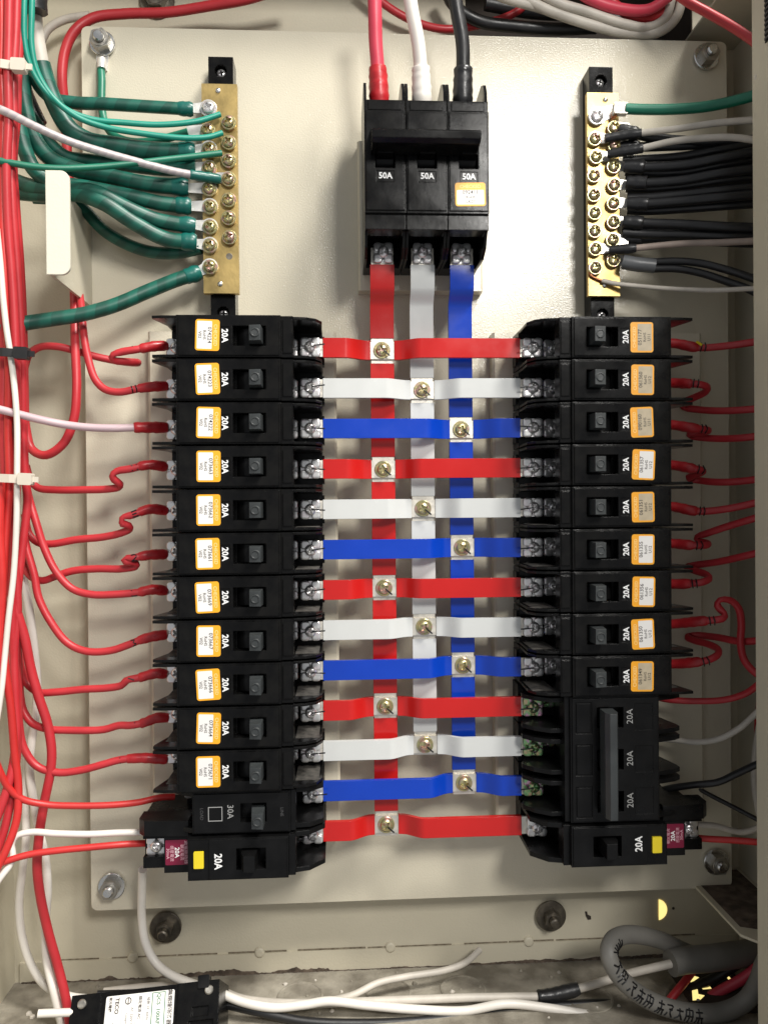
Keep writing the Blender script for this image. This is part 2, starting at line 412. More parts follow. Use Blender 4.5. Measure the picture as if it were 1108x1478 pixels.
# back wall, with an opening for the cables near the top
OU0, OU1, OV0, OV1 = 62.0, 226.0, 333.0, 372.0
bw = MB()
bw.box(UL, UR, VF, OV0, WB - 2, WB)
bw.box(UL, OU0, OV0, VT, WB - 2, WB); bw.box(OU1, UR, OV0, VT, WB - 2, WB)
back = struct('back_wall', bw, 'wall_coat')
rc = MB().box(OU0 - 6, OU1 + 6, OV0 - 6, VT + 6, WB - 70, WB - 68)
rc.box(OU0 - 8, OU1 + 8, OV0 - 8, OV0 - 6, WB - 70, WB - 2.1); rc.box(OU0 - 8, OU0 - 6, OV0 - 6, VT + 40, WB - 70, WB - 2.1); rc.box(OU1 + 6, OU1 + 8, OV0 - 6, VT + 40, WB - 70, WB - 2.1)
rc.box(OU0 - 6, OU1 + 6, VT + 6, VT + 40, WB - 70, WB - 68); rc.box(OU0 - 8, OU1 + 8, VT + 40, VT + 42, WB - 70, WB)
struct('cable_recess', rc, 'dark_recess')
struct('side_wall', MB().box(UL - 2, UL, VF, VT, WB - 2, 120), 'wall_coat')
rw = MB().box(UR, UR + 2, VF, VT, WB - 2, 97.5)
struct('side_wall', rw, 'wall_coat')
fl = struct('floor', MB().box(UL, UR, VF - 2, VF, WB, 135), 'dusty_floor')
struct('top_wall', MB().box(UL, UR, VT, VT + 2, WB, 42), 'wall_coat')  # out of view, depth set so it shades only the plate's top strip
# folded frame of the enclosure's opening, its flange carried forward out of view to shade the right breakers
U_FL = 204.5
fr = MB().box(U_FL, UR + 2, VF, VT, 98, 100); fr.box(U_FL - 1.8, U_FL, VF, VT, 98, 168)
struct('door_frame', fr, 'wall_coat')
# lower flange of the back wall with its seam, notches and the grime where it meets the floor
VS = P(560, 1367, WB)[1]
o = link('lower_flange', MB().box(UL + 4, UR - 3, VF + .3, VS, WB + .05, WB + 1.6).mesh('lower_flange'), 'wall_coat', back)
sm = MB(); u = UL + 20
while u < UR - 60:
    L = random.uniform(26, 60); sm.box(u, u + L, VS + .05, VS + .75 + random.random() * .35, WB + .02, WB + .5); u += L + random.uniform(.6, 2.5)
    if random.random() < .35: u += 7
link('seam', sm.mesh('seam'), 'seam', back)
for px in (192, 375, 563, 762):
    c = P(px, 1366, WB); link('spot_weld', MB().lathe([(3.6, 0), (3.4, 1.9), (2.4, 2.4), (.3, 2.1)], n=18).mesh('spot_weld', 60), 'wall_coat', back, (c[0], VS + .5, WB))
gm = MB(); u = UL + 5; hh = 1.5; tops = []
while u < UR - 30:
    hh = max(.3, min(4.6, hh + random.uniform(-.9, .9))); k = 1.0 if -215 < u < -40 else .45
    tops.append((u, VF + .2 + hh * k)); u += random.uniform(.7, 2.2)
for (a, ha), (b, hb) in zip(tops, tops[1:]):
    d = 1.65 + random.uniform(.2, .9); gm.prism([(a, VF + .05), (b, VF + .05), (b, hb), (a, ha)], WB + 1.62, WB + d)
link('grime_line', gm.mesh('grime_line'), 'grime_shade', back)
# round knock-outs pressed into the floor
for (px, py) in ((433, 1438), (560, 1432), (668, 1428), (850, 1440)):
    wv = .0
    d = RC.T @ np.array([(px - CX) / F, (py - CY) / F, 1.0]); c0 = -RC.T @ np.array([0, 0, DIST]); t = (-VF - c0[1]) / d[1]; q = c0 + t * d
    ko = MB().lathe([(15.5, 0), (15.2, .5), (14.2, .55), (13.8, .15), (0.2, .2)], n=40, close=False)
    m = MB(); m.face_add([(p[0], p[2], -p[1]) for p in ko.v], ko.f)
    link('knockout', m.mesh('knockout', 40), 'dusty_floor', fl, (q[0], VF, -q[2]))
for k in range(46):                         # crumbs of mortar and plaster lying on the floor
    r = random.uniform(.5, 2.0); m = MB(); n = 6
    m.lathe([(r, 0), (r * random.uniform(.7, 1), r * .6), (r * .3, r * .9)], n=n); m.v = [(p[0] * random.uniform(.7, 1.3), p[2], -p[1]) for p in m.v]
    link('mortar_crumb', m.mesh('mortar_crumb'), 'white_grubby' if k % 2 else 'dusty_floor', fl, (random.uniform(-235, 215), VF, random.uniform(-18, 40)))
# holes in the back wall through which the lit room behind shows
def glow(px, py, poly, nm='light_hole', w=WB + .3):
    c = P(px, py, w); link(nm, MB().prism(poly, 0, .25).mesh(nm), 'day_glow', back, c)
half = [(7.6 * math.cos(math.radians(a)), 7.6 * math.sin(math.radians(a))) for a in range(-78, 79, 12)]
glow(950, 1313, [(p[0] - 1.5, p[1]) for p in half])
c = P(848, 1321, WB + .3); link('dark_hole', MB().prism([(-2.2, 3), (-1.6, -.5), (0, -3.2), (2.2, -3), (2, -.6), (-.4, .6), (-.6, 2.6)], 0, .25).mesh('dark_hole'), 'dark_recess', back, c)
c = P(971, 1311, WB + .3); link('dark_hole', MB().disc(0, 0, 1, 0, .2, 12).mesh('dark_hole'), 'dark_recess', back, c)
# slot cut in the floor's back corner with the lit room below showing through
def on_floor(px, py, up=0.):
    d = RC.T @ np.array([(px - CX) / F, (py - CY) / F, 1.0]); c0 = -RC.T @ np.array([0, 0, DIST]); t = (-(VF + up) - c0[1]) / d[1]; q = c0 + t * d
    return np.array([q[0], VF + up, -q[2]])
a, b = on_floor(960, 1398), on_floor(1106, 1462)
link('cable_slot', MB().prism([(a[0], a[2]), (b[0], a[2]), (b[0], b[2]), (a[0], b[2])], VF + .05, VF + .4, 'v').mesh('cable_slot'), 'dark_recess', fl)
for poly in ([(995, 1407), (1008, 1411), (996, 1419)], [(1010, 1424), (1021, 1420), (1026, 1427), (1014, 1428)], [(998, 1430), (1006, 1428), (1007, 1435), (1016, 1437), (1010, 1443), (999, 1444)], [(1049, 1407), (1056, 1415), (1053, 1417), (1049, 1412)]):
    q = [on_floor(x, y, .45) for x, y in poly]; link('light_hole', MB().prism([(p[0], p[2]) for p in q], VF + .42, VF + .6, 'v').mesh('light_hole'), 'day_glow', fl)
# support gussets that hold the inner cover
def gusset(name, label, web, tab, mat_w='wall_coat', mat_t='tab_coat'):
    o = link(name, web.mesh(name), mat_w); tag(o, label, 'bracket')
    link('tab', tab.mesh('tab', 30), mat_t, o); return o
a = P(67.5, 322, 73); ut = a[0]; vt0 = P(85, 397, 73)[1]; vt1 = P(85, 247, 73)[1]; tw = P(102, 322, 73)[0] - ut
web = MB().prism([(vt0, 73), (vt0 + .01, 71), (vt1, 71), (vt1, 73)], ut, ut + 1.6, 'u')
web = MB().prism([(vt0 + 1, WB + .2), (vt1 - 1, WB + .2), (vt1 - 1, 72), (vt0 + 1, 72)], ut + .1, ut + 1.9, 'u')
R = 5
tab = MB().prism([(ut, vt0)] + [(ut + tw - R + R * math.cos(math.radians(t)), vt0 + R + R * math.sin(math.radians(t))) for t in range(-90, 1, 15)] + [(ut + tw - R + R * math.cos(math.radians(t)), vt1 - R + R * math.sin(math.radians(t))) for t in range(0, 91, 15)] + [(ut, vt1)], 72.2, 74)
gusset('cover_bracket', 'cream sheet bracket with rounded tab standing among the green wires', web, tab)
c0 = P(1005, 1281, 2); c1 = P(1088, 1372, 70)
sh = MB().prism([(c0[0], WB + .2), (c0[0], 60), (c0[0] + 10, 72), (UR - .3, 72), (UR - .3, WB + .2)][::-1], c0[1] - 1.6, c0[1], 'v')
o = link('corner_shelf', sh.mesh('corner_shelf'), 'wall_coat'); tag(o, 'cream sheet shelf bracket below the earth leakage breaker with maroon label', 'bracket')
link('dust_shade_film', MB().prism([(c0[0] + 4, WB + 3), (c0[0] + 4, 52), (UR - 3, 66), (UR - 3, WB + 3)][::-1], c0[1] + .05, c0[1] + .3, 'v').mesh('dust_shade_film'), 'grime_shade', o)  # dark sheet puts the shade on the shelf's top into its colour
c0 = P(1003, 62, 0)
sh = MB().prism([(c0[0], WB + .2), (c0[0], 30), (c0[0] + 8, 38), (UR - .3, 38), (UR - .3, WB + .2)][::-1], c0[1] + 10, c0[1] + 11.6, 'v')
o = link('corner_shelf', sh.mesh('corner_shelf'), 'wall_coat'); tag(o, 'cream sheet shelf bracket above the black-wired brass bar', 'bracket')
# door latch stud and vent label on the door frame
c = P(1078, 116, 98)
o = tag(link('bump_stop', MB().lathe([(3.6, 0), (3.6, 2.2), (2.6, 3.6), (.3, 4.2)], n=20).mesh('bump_stop', 40), 'nylon', None, (U_FL + 1.5, c[1], 100)), 'small round white plastic stop on the cream door frame', 'stop')
vg = thing('vent_grille', 'small black ribbed vent strip at the top of the cream door frame', 'vent', (U_FL - 1.9, P(1100, 40, 100)[1], 112))
link('backing', MB().box(-.5, 0, -16, 16, 0, 16).mesh('backing'), 'black_matte', vg)
for k in range(12): link('rib', shared('vent_rib', lambda: MB().box(-1.3, -.5, -.6, .6, .8, 15).mesh('rib')), 'toggle_grey', vg, (0, -14.5 + k * 2.6, 0))

# ------------------------------------------------------------------ mounting plate
PU0, PU1, PV0, PV1 = -196.0, 238.5, -262.0, 321.2
pl = link('mounting_plate', MB().prism(rrect(PU0, PU1, PV0, PV1, 4), -3, 0).mesh('mounting_plate'), 'powder_coat')
tag(pl, 'large cream powder-coated steel mounting plate carrying all the breakers', 'mounting plate')
for a, b in ((PU0 + 1.5, PU0 + 3.5), (PU1 - 3.5, PU1 - 1.5)): link('plate_return', MB().box(a, b, PV0 + 5, PV1 - 5, WB + 6, -3.05).mesh('plate_return'), 'wall_coat', pl)
for (px, py) in ((1018, 83), (162, 1278), (1032, 1243)): hexnut(pl, P(px, py, 1))
c = P(148, 63, 2); b = hexnut(pl, (c[0], c[1], 1.2), 6.8, 8.2, tilt=.3)
EARTH = c
for (px, py) in ((240, 1337), (794, 1321)):
    b = hexnut(back, P(px, py, WB + 2), 6.0, 10.8, 3.4, 13, 'nut_dark', tilt=.4)
hexnut(back, P(227, 2, WB + 1), 8, 12, 4, 9, 'nut_dark')

Z0, DZ = 103.2, 25.25
row = lambda i: Z0 - DZ * i
UC_L, UC_R, TRAY = -92.7, 138.8, 12.0
def lean(i): return -.0095 * (Z0 - row(i)) * .9
trays = (('cream raised mounting tray under the breaker row below the green-wired bar', -152.5, -31), ('cream raised mounting tray under the breaker row below the black-wired bar', 72.2, 214))
for lab, a, b in trays:
    m = MB().prism([(a, .05), (b, .05), (b, TRAY - 1.5), (b - 1.5, TRAY), (a + 1.5, TRAY), (a, TRAY - 1.5)], row(12) - 14, row(0) + 15, 'v')
    m.f = [f[::-1] for f in m.f]
    tag(link('mounting_tray', m.mesh('mounting_tray'), 'powder_coat'), lab, 'tray', 'raised trays under the breakers')
m = MB().prism([(-16, .05), (66.5, .05), (66.5, 9), (65, 10.5), (-14.5, 10.5), (-16, 9)], 146, 244, 'v'); m.f = [f[::-1] for f in m.f]
tag(link('mounting_tray', m.mesh('mounting_tray'), 'powder_coat'), 'cream raised mounting base under the three-pole 50A main breaker', 'tray')

# ------------------------------------------------------------------ breakers
HV = 12.1
def clamp_mesh():                           # saddle washer with four raised lobes
    def make():
        m = MB()
        m.prism(rrect(-6.0, 6.0, -5.8, 5.8, 1.8), 0, .5)
        for su in (-1, 1):
            for sv in (-1, 1):
                a, b = (.5, 6.3) if su > 0 else (-6.3, -.5); c, d = (.5, 6.1) if sv > 0 else (-6.1, -.5)
                lv = [(0, .5), (0, 1.75), (.25, 2.1), (.7, 2.25), (1.6, 2.27)]; rings = [rrect(a + q, b - q, c + q, d - q, max(.3, 2.0 - q)) for q, z in lv]; n = len(rings[0])
                m.face_add([(p[0], p[1], z) for (q, z), rg in zip(lv, rings) for p in rg], [(t * n + k, t * n + (k + 1) % n, (t + 1) * n + (k + 1) % n, (t + 1) * n + k) for t in range(len(lv) - 1) for k in range(n)] + [tuple(range((len(lv) - 1) * n, len(lv) * n))])
        return m.mesh('clamp', 62)
    return shared('clamp', make)
def clamp(parent, loc, sm='zinc_silver', mark=None, name='clamp'):
    o = link(name, shared(('clampm', sm), lambda: clamp_mesh().copy()), sm, parent, loc)
    screw(o, (0, 0, 2.3), 3.5, 2.5, sm)
    if mark:                                # torque mark drawn across screw and bar
        a = math.radians(mark)
        link('torque_mark', shared(('tm', mark), lambda: MB().prism([(math.cos(a) * x - math.sin(a) * y, math.sin(a) * x + math.cos(a) * y) for x, y in ((.8, -.35), (9.0, -.5), (9.2, .4), (.8, .35))], 4.95, 5.1).mesh('torque_mark')), 'ink_black', o)
    return o
def pole_mesh(load_step=False, ds=0.):
    def make():
        m = MB()
        le = -50 if load_step else -41
        ls = -38.5 if load_step else -30
        R = [(-30, 30, -HV, HV, 55.2), (-28.6, 28.8, -11.2, 11.2, 56.0),
             (le, -30, -HV, HV, 15), (30, 53, -HV, HV, 16),
             (2.5 + ds, 21.5 + ds, -5.8, 5.8, 46)]
        R += [(-5.6 + ds, 0.8 + ds, -5.2, 5.2, 55.7)]
        m.field(R)
        for sg in (-1, 1):
            v0, v1 = (HV - 1.6, HV - .02) if sg > 0 else (-HV + .02, -HV + 1.6)
            # line side walls, stepping down with a ragged foot
            m.prism([(30.02, 15.5), (30.02, 52.5), (44, 51), (50, 47.5), (53.5, 40), (52.8, 15.5)][::-1], v0, v1, 'v')
            if load_step: m.prism([(-30.02, 14.5), (-50.2, 14.5), (-51, 36), (-47, 45), (-38, 50), (-30.02, 50)][::-1], v0, v1, 'v')
            else: m.prism([(-30.02, 14.5), (-39.5, 14.5), (-39.5, 34), (-44.2, 50), (-44.2, 53), (-38, 54), (-30.02, 54)][::-1], v0, v1, 'v')
        # bridge over the line terminals
        m.box(30.03, 37, -HV + .05, HV - .05, 43, 53.4); m.box(31, 36.2, -9.6, 9.6, 53.4, 53.9)
        if load_step: m.box(-39, -30.03, -HV + .05, HV - .05, 42, 53.4)
        # terminal partitions and base foot
        m.box(52.9, 54.2, -9, 9, 4, 13)
        return m.mesh('body')
    return shared(('pole', load_step, ds), make)
def knob_mesh():
    def make():
        m = MB()
        m.face_add([(-4.6, -4.9, 44), (4.2, -4.9, 44), (4.2, 4.9, 44), (-4.6, 4.9, 44), (-2.7, -4.4, 64), (3.9, -4.4, 65), (3.9, 4.4, 65), (-2.7, 4.4, 64)],
                   [(3, 2, 1, 0), (4, 5, 6, 7), (0, 1, 5, 4), (1, 2, 6, 5), (2, 3, 7, 6), (3, 0, 4, 7)])
        m.lathe([(2.6, 64.6), (2.5, 65.25), (2.0, 65.3), (1.8, 64.9), (.2, 64.9)], .7, 0, 20)
        return m.mesh('toggle', 30)
    return shared('knob', make)
def drum_mesh():
    def make():
        m = MB(); pts = [(11.5 + 8.6 * math.cos(math.radians(a)), 43 + 8.6 * math.sin(math.radians(a))) for a in range(0, 181, 12)]
        m.prism(pts[::-1], -5.2, 5.2, 'v'); return m.mesh('toggle_drum', 30)
    return shared('drum', make)
def sticker(parent, loc, serial, code, dull=False):
    def plate(): return MB().prism(rrect(-6.9, 6.9, -9.0, 9.0, 1.5), 0, .18).mesh('sticker')
    def field(): return MB().prism(rrect(-5.9, 2.6, -8.0, 8.0, .5), .18, .24).mesh('sticker_field')
    s = link('sticker', shared('sticker', plate), 'label_orange', parent, loc, random.uniform(-.05, .05))
    f = 'label_tan' if dull else 'label_white'
    link('sticker_field', shared('sf' + f, field), f, s)
    text('CHECKED', 2.0, 'ink_orange', s, (4.5, 0, .26), 'lettering', bold=.05)
    text(serial, 2.3, 'ink_dark', s, (1.2, 0, .28), 'serial_number', bold=.03)
    text('RoHS', 1.7, 'ink_dark', s, (-1.7, 0, .28), 'lettering', bold=.02)
    text(code, 1.9, 'ink_dark', s, (-4.3, 0, .28), 'lettering', bold=.02)
    return s
def pole(parent, v, rating, rmat='ink_white', knob=True, smat='zinc_silver', load_step=False, mark=0, bold=.12, name='body', ds=0.):
    b = link(name, pole_mesh(load_step, ds), 'black_plastic', parent, (0, v, 0))
    link('toggle_drum', drum_mesh(), 'black_matte', b, (ds, 0, 0))
    if knob: link('toggle', knob_mesh(), 'toggle_grey', parent, (15.4, v, 0))
    text(rating, 3.6, rmat, parent, (-2.2 + ds, v, 56.12), 'rating', bold=bold, squeeze=.95)
    clamp(parent, (45.8, v, 23.1), smat, mark)
    clamp(parent, (31.6, v, 18.5), smat)
    clamp(parent, (-43.5 if load_step else -37.2, v, 24.0 if load_step else 18.5), smat)
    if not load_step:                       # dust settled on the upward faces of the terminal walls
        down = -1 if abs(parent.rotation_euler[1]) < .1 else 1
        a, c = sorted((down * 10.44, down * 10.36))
        for q, (x0, x1) in enumerate(((37.5, 51.5), (-39, -31))): link('dust_shade_film', shared(('dust', down, q), lambda: MB().box(x0, x1, a, c, 17, 44).mesh('dust_shade_film')), 'dust_black', parent, (0, v, 0))
    return b
ORD = ['topmost', 'second', 'third', 'fourth', 'fifth', 'sixth', 'seventh', 'eighth', 'ninth', 'tenth', 'eleventh', 'twelfth', 'lowest']
SER_L = ['074224', '074223', '074222', '073663', '073662', '073661', '073669', '073667', '073666', '073664', '073671']
SER_R = ['051177', '061360', '090160', '061357', '061351', '061355', '061356', '061350', '061349']
COD_R = ['U11', 'U12', 'U11', 'U12', 'U12', 'U12', 'U12', 'U12', 'U12']
for i in range(11):
    t = thing('circuit_breaker', 'black 20A breaker, %s down in the row below the green-wired bar, sticker %s' % (ORD[i], SER_L[i]), 'circuit breaker', (UC_L + lean(i), row(i), TRAY), 0, 'single-pole 20A breakers')
    pole(t, 0, '20A', mark=random.choice((-3, 4, 8)) or 1)
    sticker(t, (-11.8 + random.uniform(-.5, .5), .3, 56.02), SER_L[i], 'V02')
for i in range(9):
    t = thing('circuit_breaker', 'black 20A breaker, %s down in the row below the black-wired bar, sticker %s' % (ORD[i], SER_R[i]), 'circuit breaker', (UC_R + lean(i) * .6, row(i), TRAY), math.pi, 'single-pole 20A breakers')
    pole(t, 0, '20A', mark=random.choice((-3, 4, 8)) or 1)
    sticker(t, (-12.2 + random.uniform(-.5, .5), .3, 56.02), SER_R[i], COD_R[i], dull=i in (0, 1, 2, 4, 8))

# main breaker, three 50A poles tied by one handle bar
t = thing('main_breaker', 'black three-pole 50A main breaker with wide handle bar and one orange sticker', 'circuit breaker', (23.6, 206, 10.5), math.pi / 2)
for k in (-1, 0, 1):
    pole(t, k * -24.6, '50A', knob=False, load_step=True, bold=.14, ds=-6.5)
    link('toggle', shared('mknob', lambda: MB().box(3, 9, -4.6, 4.6, 46, 60).mesh('toggle')), 'black_plastic', t, (0, k * -24.6, 0))
m = MB().prism([(3.5, 58), (4.5, 69), (6, 72.5), (10, 73), (11.5, 71), (15.5, 60), (17.5, 57.5), (17.5, 56.6), (3.5, 56.6)][::-1], -29, 33, 'v')
link('handle_bar', m.mesh('handle_bar'), 'black_plastic', t)
s = sticker(t, (-19.0, -25.4, 56.02), '092411', 'LK07')

# three-pole 20A breaker at the foot of the row under the black-wired bar
t = thing('three_pole_breaker', 'black three-pole 20A breaker with tall handle bar and no sticker', 'circuit breaker', (UC_R - 2, row(10), TRAY), math.pi)
def tp_mesh():
    m = MB(); R = [(-24, 30, -37.7, 37.7, 52.5), (-23, 29, -36.7, 36.7, 53.4)]
    for k in (-1, 0, 1):
        c = k * DZ
        R += [(17, 27.2, c - 9.4, c + 9.4, 52.7), (18, 26.4, c - 8.6, c + 8.6, 53.3), (-20, -9, c - 8, c + 8, 53.1), (-2, 14, c - 6.2, c + 6.2, 44)]
        R += [(-36, -24, c - HV, c + HV, 15), (30, 53, c - HV, c + HV, 15)]
    m.field(R)
    for k in (-1, 0, 1):
        c = k * DZ
        for sg in (-1, 1):
            a = c + sg * 9.3; v0, v1 = a - 1.3, a + 1.3
            m.prism([(30.02, 14), (30.02, 46), (40, 46), (49, 40), (54.5, 33), (54.5, 30), (47, 14)][::-1], v0, v1, 'v')
            m.prism([(-24.02, 14), (-34, 14), (-40.5, 40), (-40.5, 44), (-36, 47), (-24.02, 51)][::-1], v0 + sg * .8, v1 + sg * .8, 'v')
    m.box(30.03, 33, -37.6, 37.6, 40, 50.6)
    return m.mesh('body')
b = link('body', tp_mesh(), 'black_matte', t)
for k in (-1, 0, 1):
    v = k * DZ; text('20A', 3.9, 'ink_grey', t, (-6.0, v - .5, 53.5), 'rating', bold=.02)
    clamp(t, (45.5, v, 23.1), 'zinc_rainbow', 4); clamp(t, (36, v - 3.5, 16), 'zinc_rainbow'); clamp(t, (-29, v, 18), 'zinc_rainbow')
    link('toggle', shared('tknob', lambda: MB().box(4.5, 13, -4.4, 4.4, 44, 58).mesh('toggle')), 'black_matte', t, (0, v, 0))
m = MB().prism([(5.6, 56), (5.6, 65), (7.2, 68.5), (11.4, 68.5), (13.2, 65), (13.2, 56)][::-1], -31.5, 30.5, 'v')
link('handle_bar', m.mesh('handle_bar'), 'toggle_grey', t)

# single-pole 30A breaker without sticker
t = thing('circuit_breaker', 'black 30A breaker with grey lettering and no orange sticker', 'circuit breaker', (UC_L + lean(11) + 4, row(11) - .4, TRAY), 0)
def b30():
    m = MB(); R = [(-26, 31, -HV, HV, 51.5), (-25, 30, -11.3, 11.3, 52.3), (-36, -26, -HV, HV, 15), (31, 50, -HV, HV, 15), (2, 17, -5.6, 5.6, 44)]
    m.field(R)
    for sg in (-1, 1):
        a = sg * 10.6; m.prism([(31.02, 14), (31.02, 47), (42, 46), (50, 40), (50, 14)][::-1], a - 1.4, a + 1.4, 'v')
        m.prism([(-26.02, 14), (-33, 14), (-38.5, 38), (-38.5, 42), (-34, 46), (-26.02, 50)][::-1], a - 1.4, a + 1.4, 'v')
    m.box(31.03, 34, -HV + .05, HV - .05, 42, 50); return m.mesh('body')
link('body', b30(), 'black_matte', t)
link('toggle', knob_mesh(), 'toggle_grey', t, (12, -2, -3.5))
text('30A', 3.6, 'ink_grey', t, (-4.0, 1, 52.42), 'rating', bold=.02)
fm = MB()
for a in ((-17.2, -9, 3.6, 4.0), (-17.2, -9, -4.4, -4.0), (-17.2, -16.8, -4.0, 3.6), (-9.4, -9, -4.0, 3.6)): fm.box(a[0] + .5, a[1] + .5, a[2], a[3], 52.32, 52.42)
link('printed_frame', fm.mesh('printed_frame'), 'ink_grey', t)
text('LOAD', 1.9, 'ink_faint', t, (-20.5, 0, 52.42), 'lettering'); text('LINE', 1.9, 'ink_faint', t, (26, 0, 52.42), 'lettering')
clamp(t, (43, 0, 23.1), 'zinc_silver', 4); clamp(t, (-31, 3, 17), 'zinc_silver')

# earth leakage breakers, longer, with a stepped terminal end and maroon label
def rcbo(loc, rot, label, flip):
    t = thing('leakage_breaker', label, 'circuit breaker', loc, rot, 'earth leakage breakers')
    m = MB(); R = [(-27, 31, -HV, HV, 55), (-26.2, 30, -11.4, 11.4, 55.7), (-26.6, -14.5, -11.8, 11.8, 54.6), (1, 18, -6.2, 6.2, 45),
                   (-43, -27, -HV, HV + 6 * flip, 44), (31, 52, -HV, HV, 14)]
    if flip < 0: R[4] = (-43, -27, -HV - 6, HV, 44)
    R += [(-57, -43, -HV, -5.5, 37), (-57, -43, 5.5, HV + (6 if flip > 0 else 0), 37), (-57, -43, -5.5, 5.5, 32)]
    m.field(R)
    # sloping upper hood over the terminal end
    v0, v1 = (HV - 1.5, HV + 7.5) if flip > 0 else (-HV - 7.5, -HV + 1.5)
    m.prism([(-58, 30), (-58, 41), (-54, 45.5), (-31, 47), (-28, 47), (-28, 30)], v0, v1, 'v'); 
    for sg in (-1, 1):
        a = sg * 10.6; m.prism([(31.02, 13), (31.02, 50), (43, 47), (52, 38), (52, 13)][::-1], a - 1.4, a + 1.4, 'v')
    m.box(31.03, 35, -HV + .05, HV - .05, 41, 52)
    link('body', m.mesh('body'), 'black_matte', t)
    link('toggle', shared('rknob', lambda: MB().prism([(4, 44), (4, 58), (6, 63), (12.5, 63.5), (13.5, 44)][::-1], -4.6, 4.6, 'v').mesh('toggle')), 'black_matte', t)
    text('20A', 4.4, 'ink_white', t, (-9.6, -1, 55.82), 'rating', bold=.14, squeeze=.9)
    link('test_button', MB().prism(rrect(-23.5, -17.8, -4.8, 4.8, .5), 54, 55.9).mesh('test_button'), 'label_yellow', t)
    s = link('rating_label', MB().prism(rrect(-42.2, -27.8, -7.4, 7.4, .6), 44.02, 44.25).mesh('rating_label'), 'label_maroon', t)
    text('漏電斷路器', 2.0, 'ink_pink', s, (-30, 0, 44.32)); text('額定電流', 1.7, 'ink_pink', s, (-32.4, 0, 44.32)); text('20A', 2.7, 'ink_white', s, (-35.4, 0, 44.32), bold=.06)
    text('感度電流', 1.7, 'ink_pink', s, (-38.4, -.5, 44.32)); text('30mA', 1.9, 'ink_pink', s, (-40.7, -.5, 44.32))
    q = clamp(t, (-49.6, 0, 32.2), 'zinc_silver'); clamp(t, (44, 0, 23.1), 'zinc_silver'); clamp(t, (36, -5, 12), 'zinc_silver')
    return t
rcbo((UC_L + lean(12) + 3, row(12) - .6, TRAY), 0, 'black 20A earth leakage breaker below the 30A breaker, with maroon label and yellow button', 1)
rcbo((UC_R - 1.5, row(12) - .6, TRAY), math.pi, 'black 20A earth leakage breaker below the three-pole breaker, with maroon label and yellow button', -1)
# ------------------------------------------------------------------ busbars
VB = [-1.6, 23.8, 48.7]; VBW = 15.0; COLS = ['red_coat', 'white_coat', 'blue_coat']; CN = ['red', 'white', 'blue']
def strip_mb(path, width, th, axis='u', a=0, grow=0.):         # flat bar following (position, w) points
    m = MB(); pts = [(x, w - grow) for x, w in path] + [(x, w + th + grow) for x, w in path[::-1]]
    n = len(path); lo, hi = a - width / 2 - grow, a + width / 2 + grow
    put = (lambda x, y, w: (x, y, w)) if axis == 'u' else (lambda x, y, w: (y, x, w))
    vs = []
    for x, w in path:
        for y, ww in ((lo, w - grow), (hi, w - grow), (hi, w + th + grow), (lo, w + th + grow)): vs.append(put(x, y, ww))
    fs = [(4 * i + k, 4 * i + (k + 1) % 4, 4 * i + 4 + (k + 1) % 4, 4 * i + 4 + k) for i in range(n - 1) for k in range(4)]
    fs += [(0, 1, 2, 3), (4 * n - 4, 4 * n - 3, 4 * n - 2, 4 * n - 1)]
    return m.face_add(vs, fs)
def interp(prof, x):
    for (a, p), (b, q) in zip(prof, prof[1:]):
        if a <= x <= b: return p + (q - p) * (x - a) / (b - a)
    return prof[0][1] if x < prof[0][0] else prof[-1][1]
def ease(prof, n=6):                        # rounds the ramps of a bent bar
    out = []
    for (a, p), (b, q) in zip(prof, prof[1:]):
        if abs(q - p) < 2: out.append((a, p)); continue
        for k in range(n * 2):
            t = k / (n * 2); out.append((a + (b - a) * t, p + (q - p) * (t * t * (3 - 2 * t))))
    return out + [prof[-1]]
def sub(prof, a, b): return [(a, interp(prof, a))] + [(x, w) for x, w in prof if a < x < b] + [(b, interp(prof, b))]
WV, WX = 23.0, 33.0
ends = [row(12) - 8, row(10) - 7, row(11) - 8]
for k in range(3):
    t = thing('vertical_busbar', '%s coated vertical busbar running down from the main breaker' % CN[k], 'busbar', (VB[k], ends[k], 0))
    top = 166.0
    prof = [(ends[k], WV), (126, WV), (131, WV + .6), (142, 31.5), (146, 32.2), (top, 32.2)]
    pr = [(x - ends[k], w) for x, w in ease(prof)]
    link('bare_bar', strip_mb(pr, VBW - 1, 2.0, 'v').mesh('bare_bar'), 'bare_bar', t)
    js = [i for i in range(13) if i % 3 == k]
    cuts = [top - 10.5] + sum([[row(i) + 8.0, row(i) - 8.0] for i in js], [])
    for a, b in zip(cuts[0::2], cuts[1::2]):
        link('sleeve', strip_mb(sub(pr, b - ends[k], a - ends[k]), VBW - 1, 2.0, 'v', grow=.55).mesh('sleeve', 30), COLS[k], t)
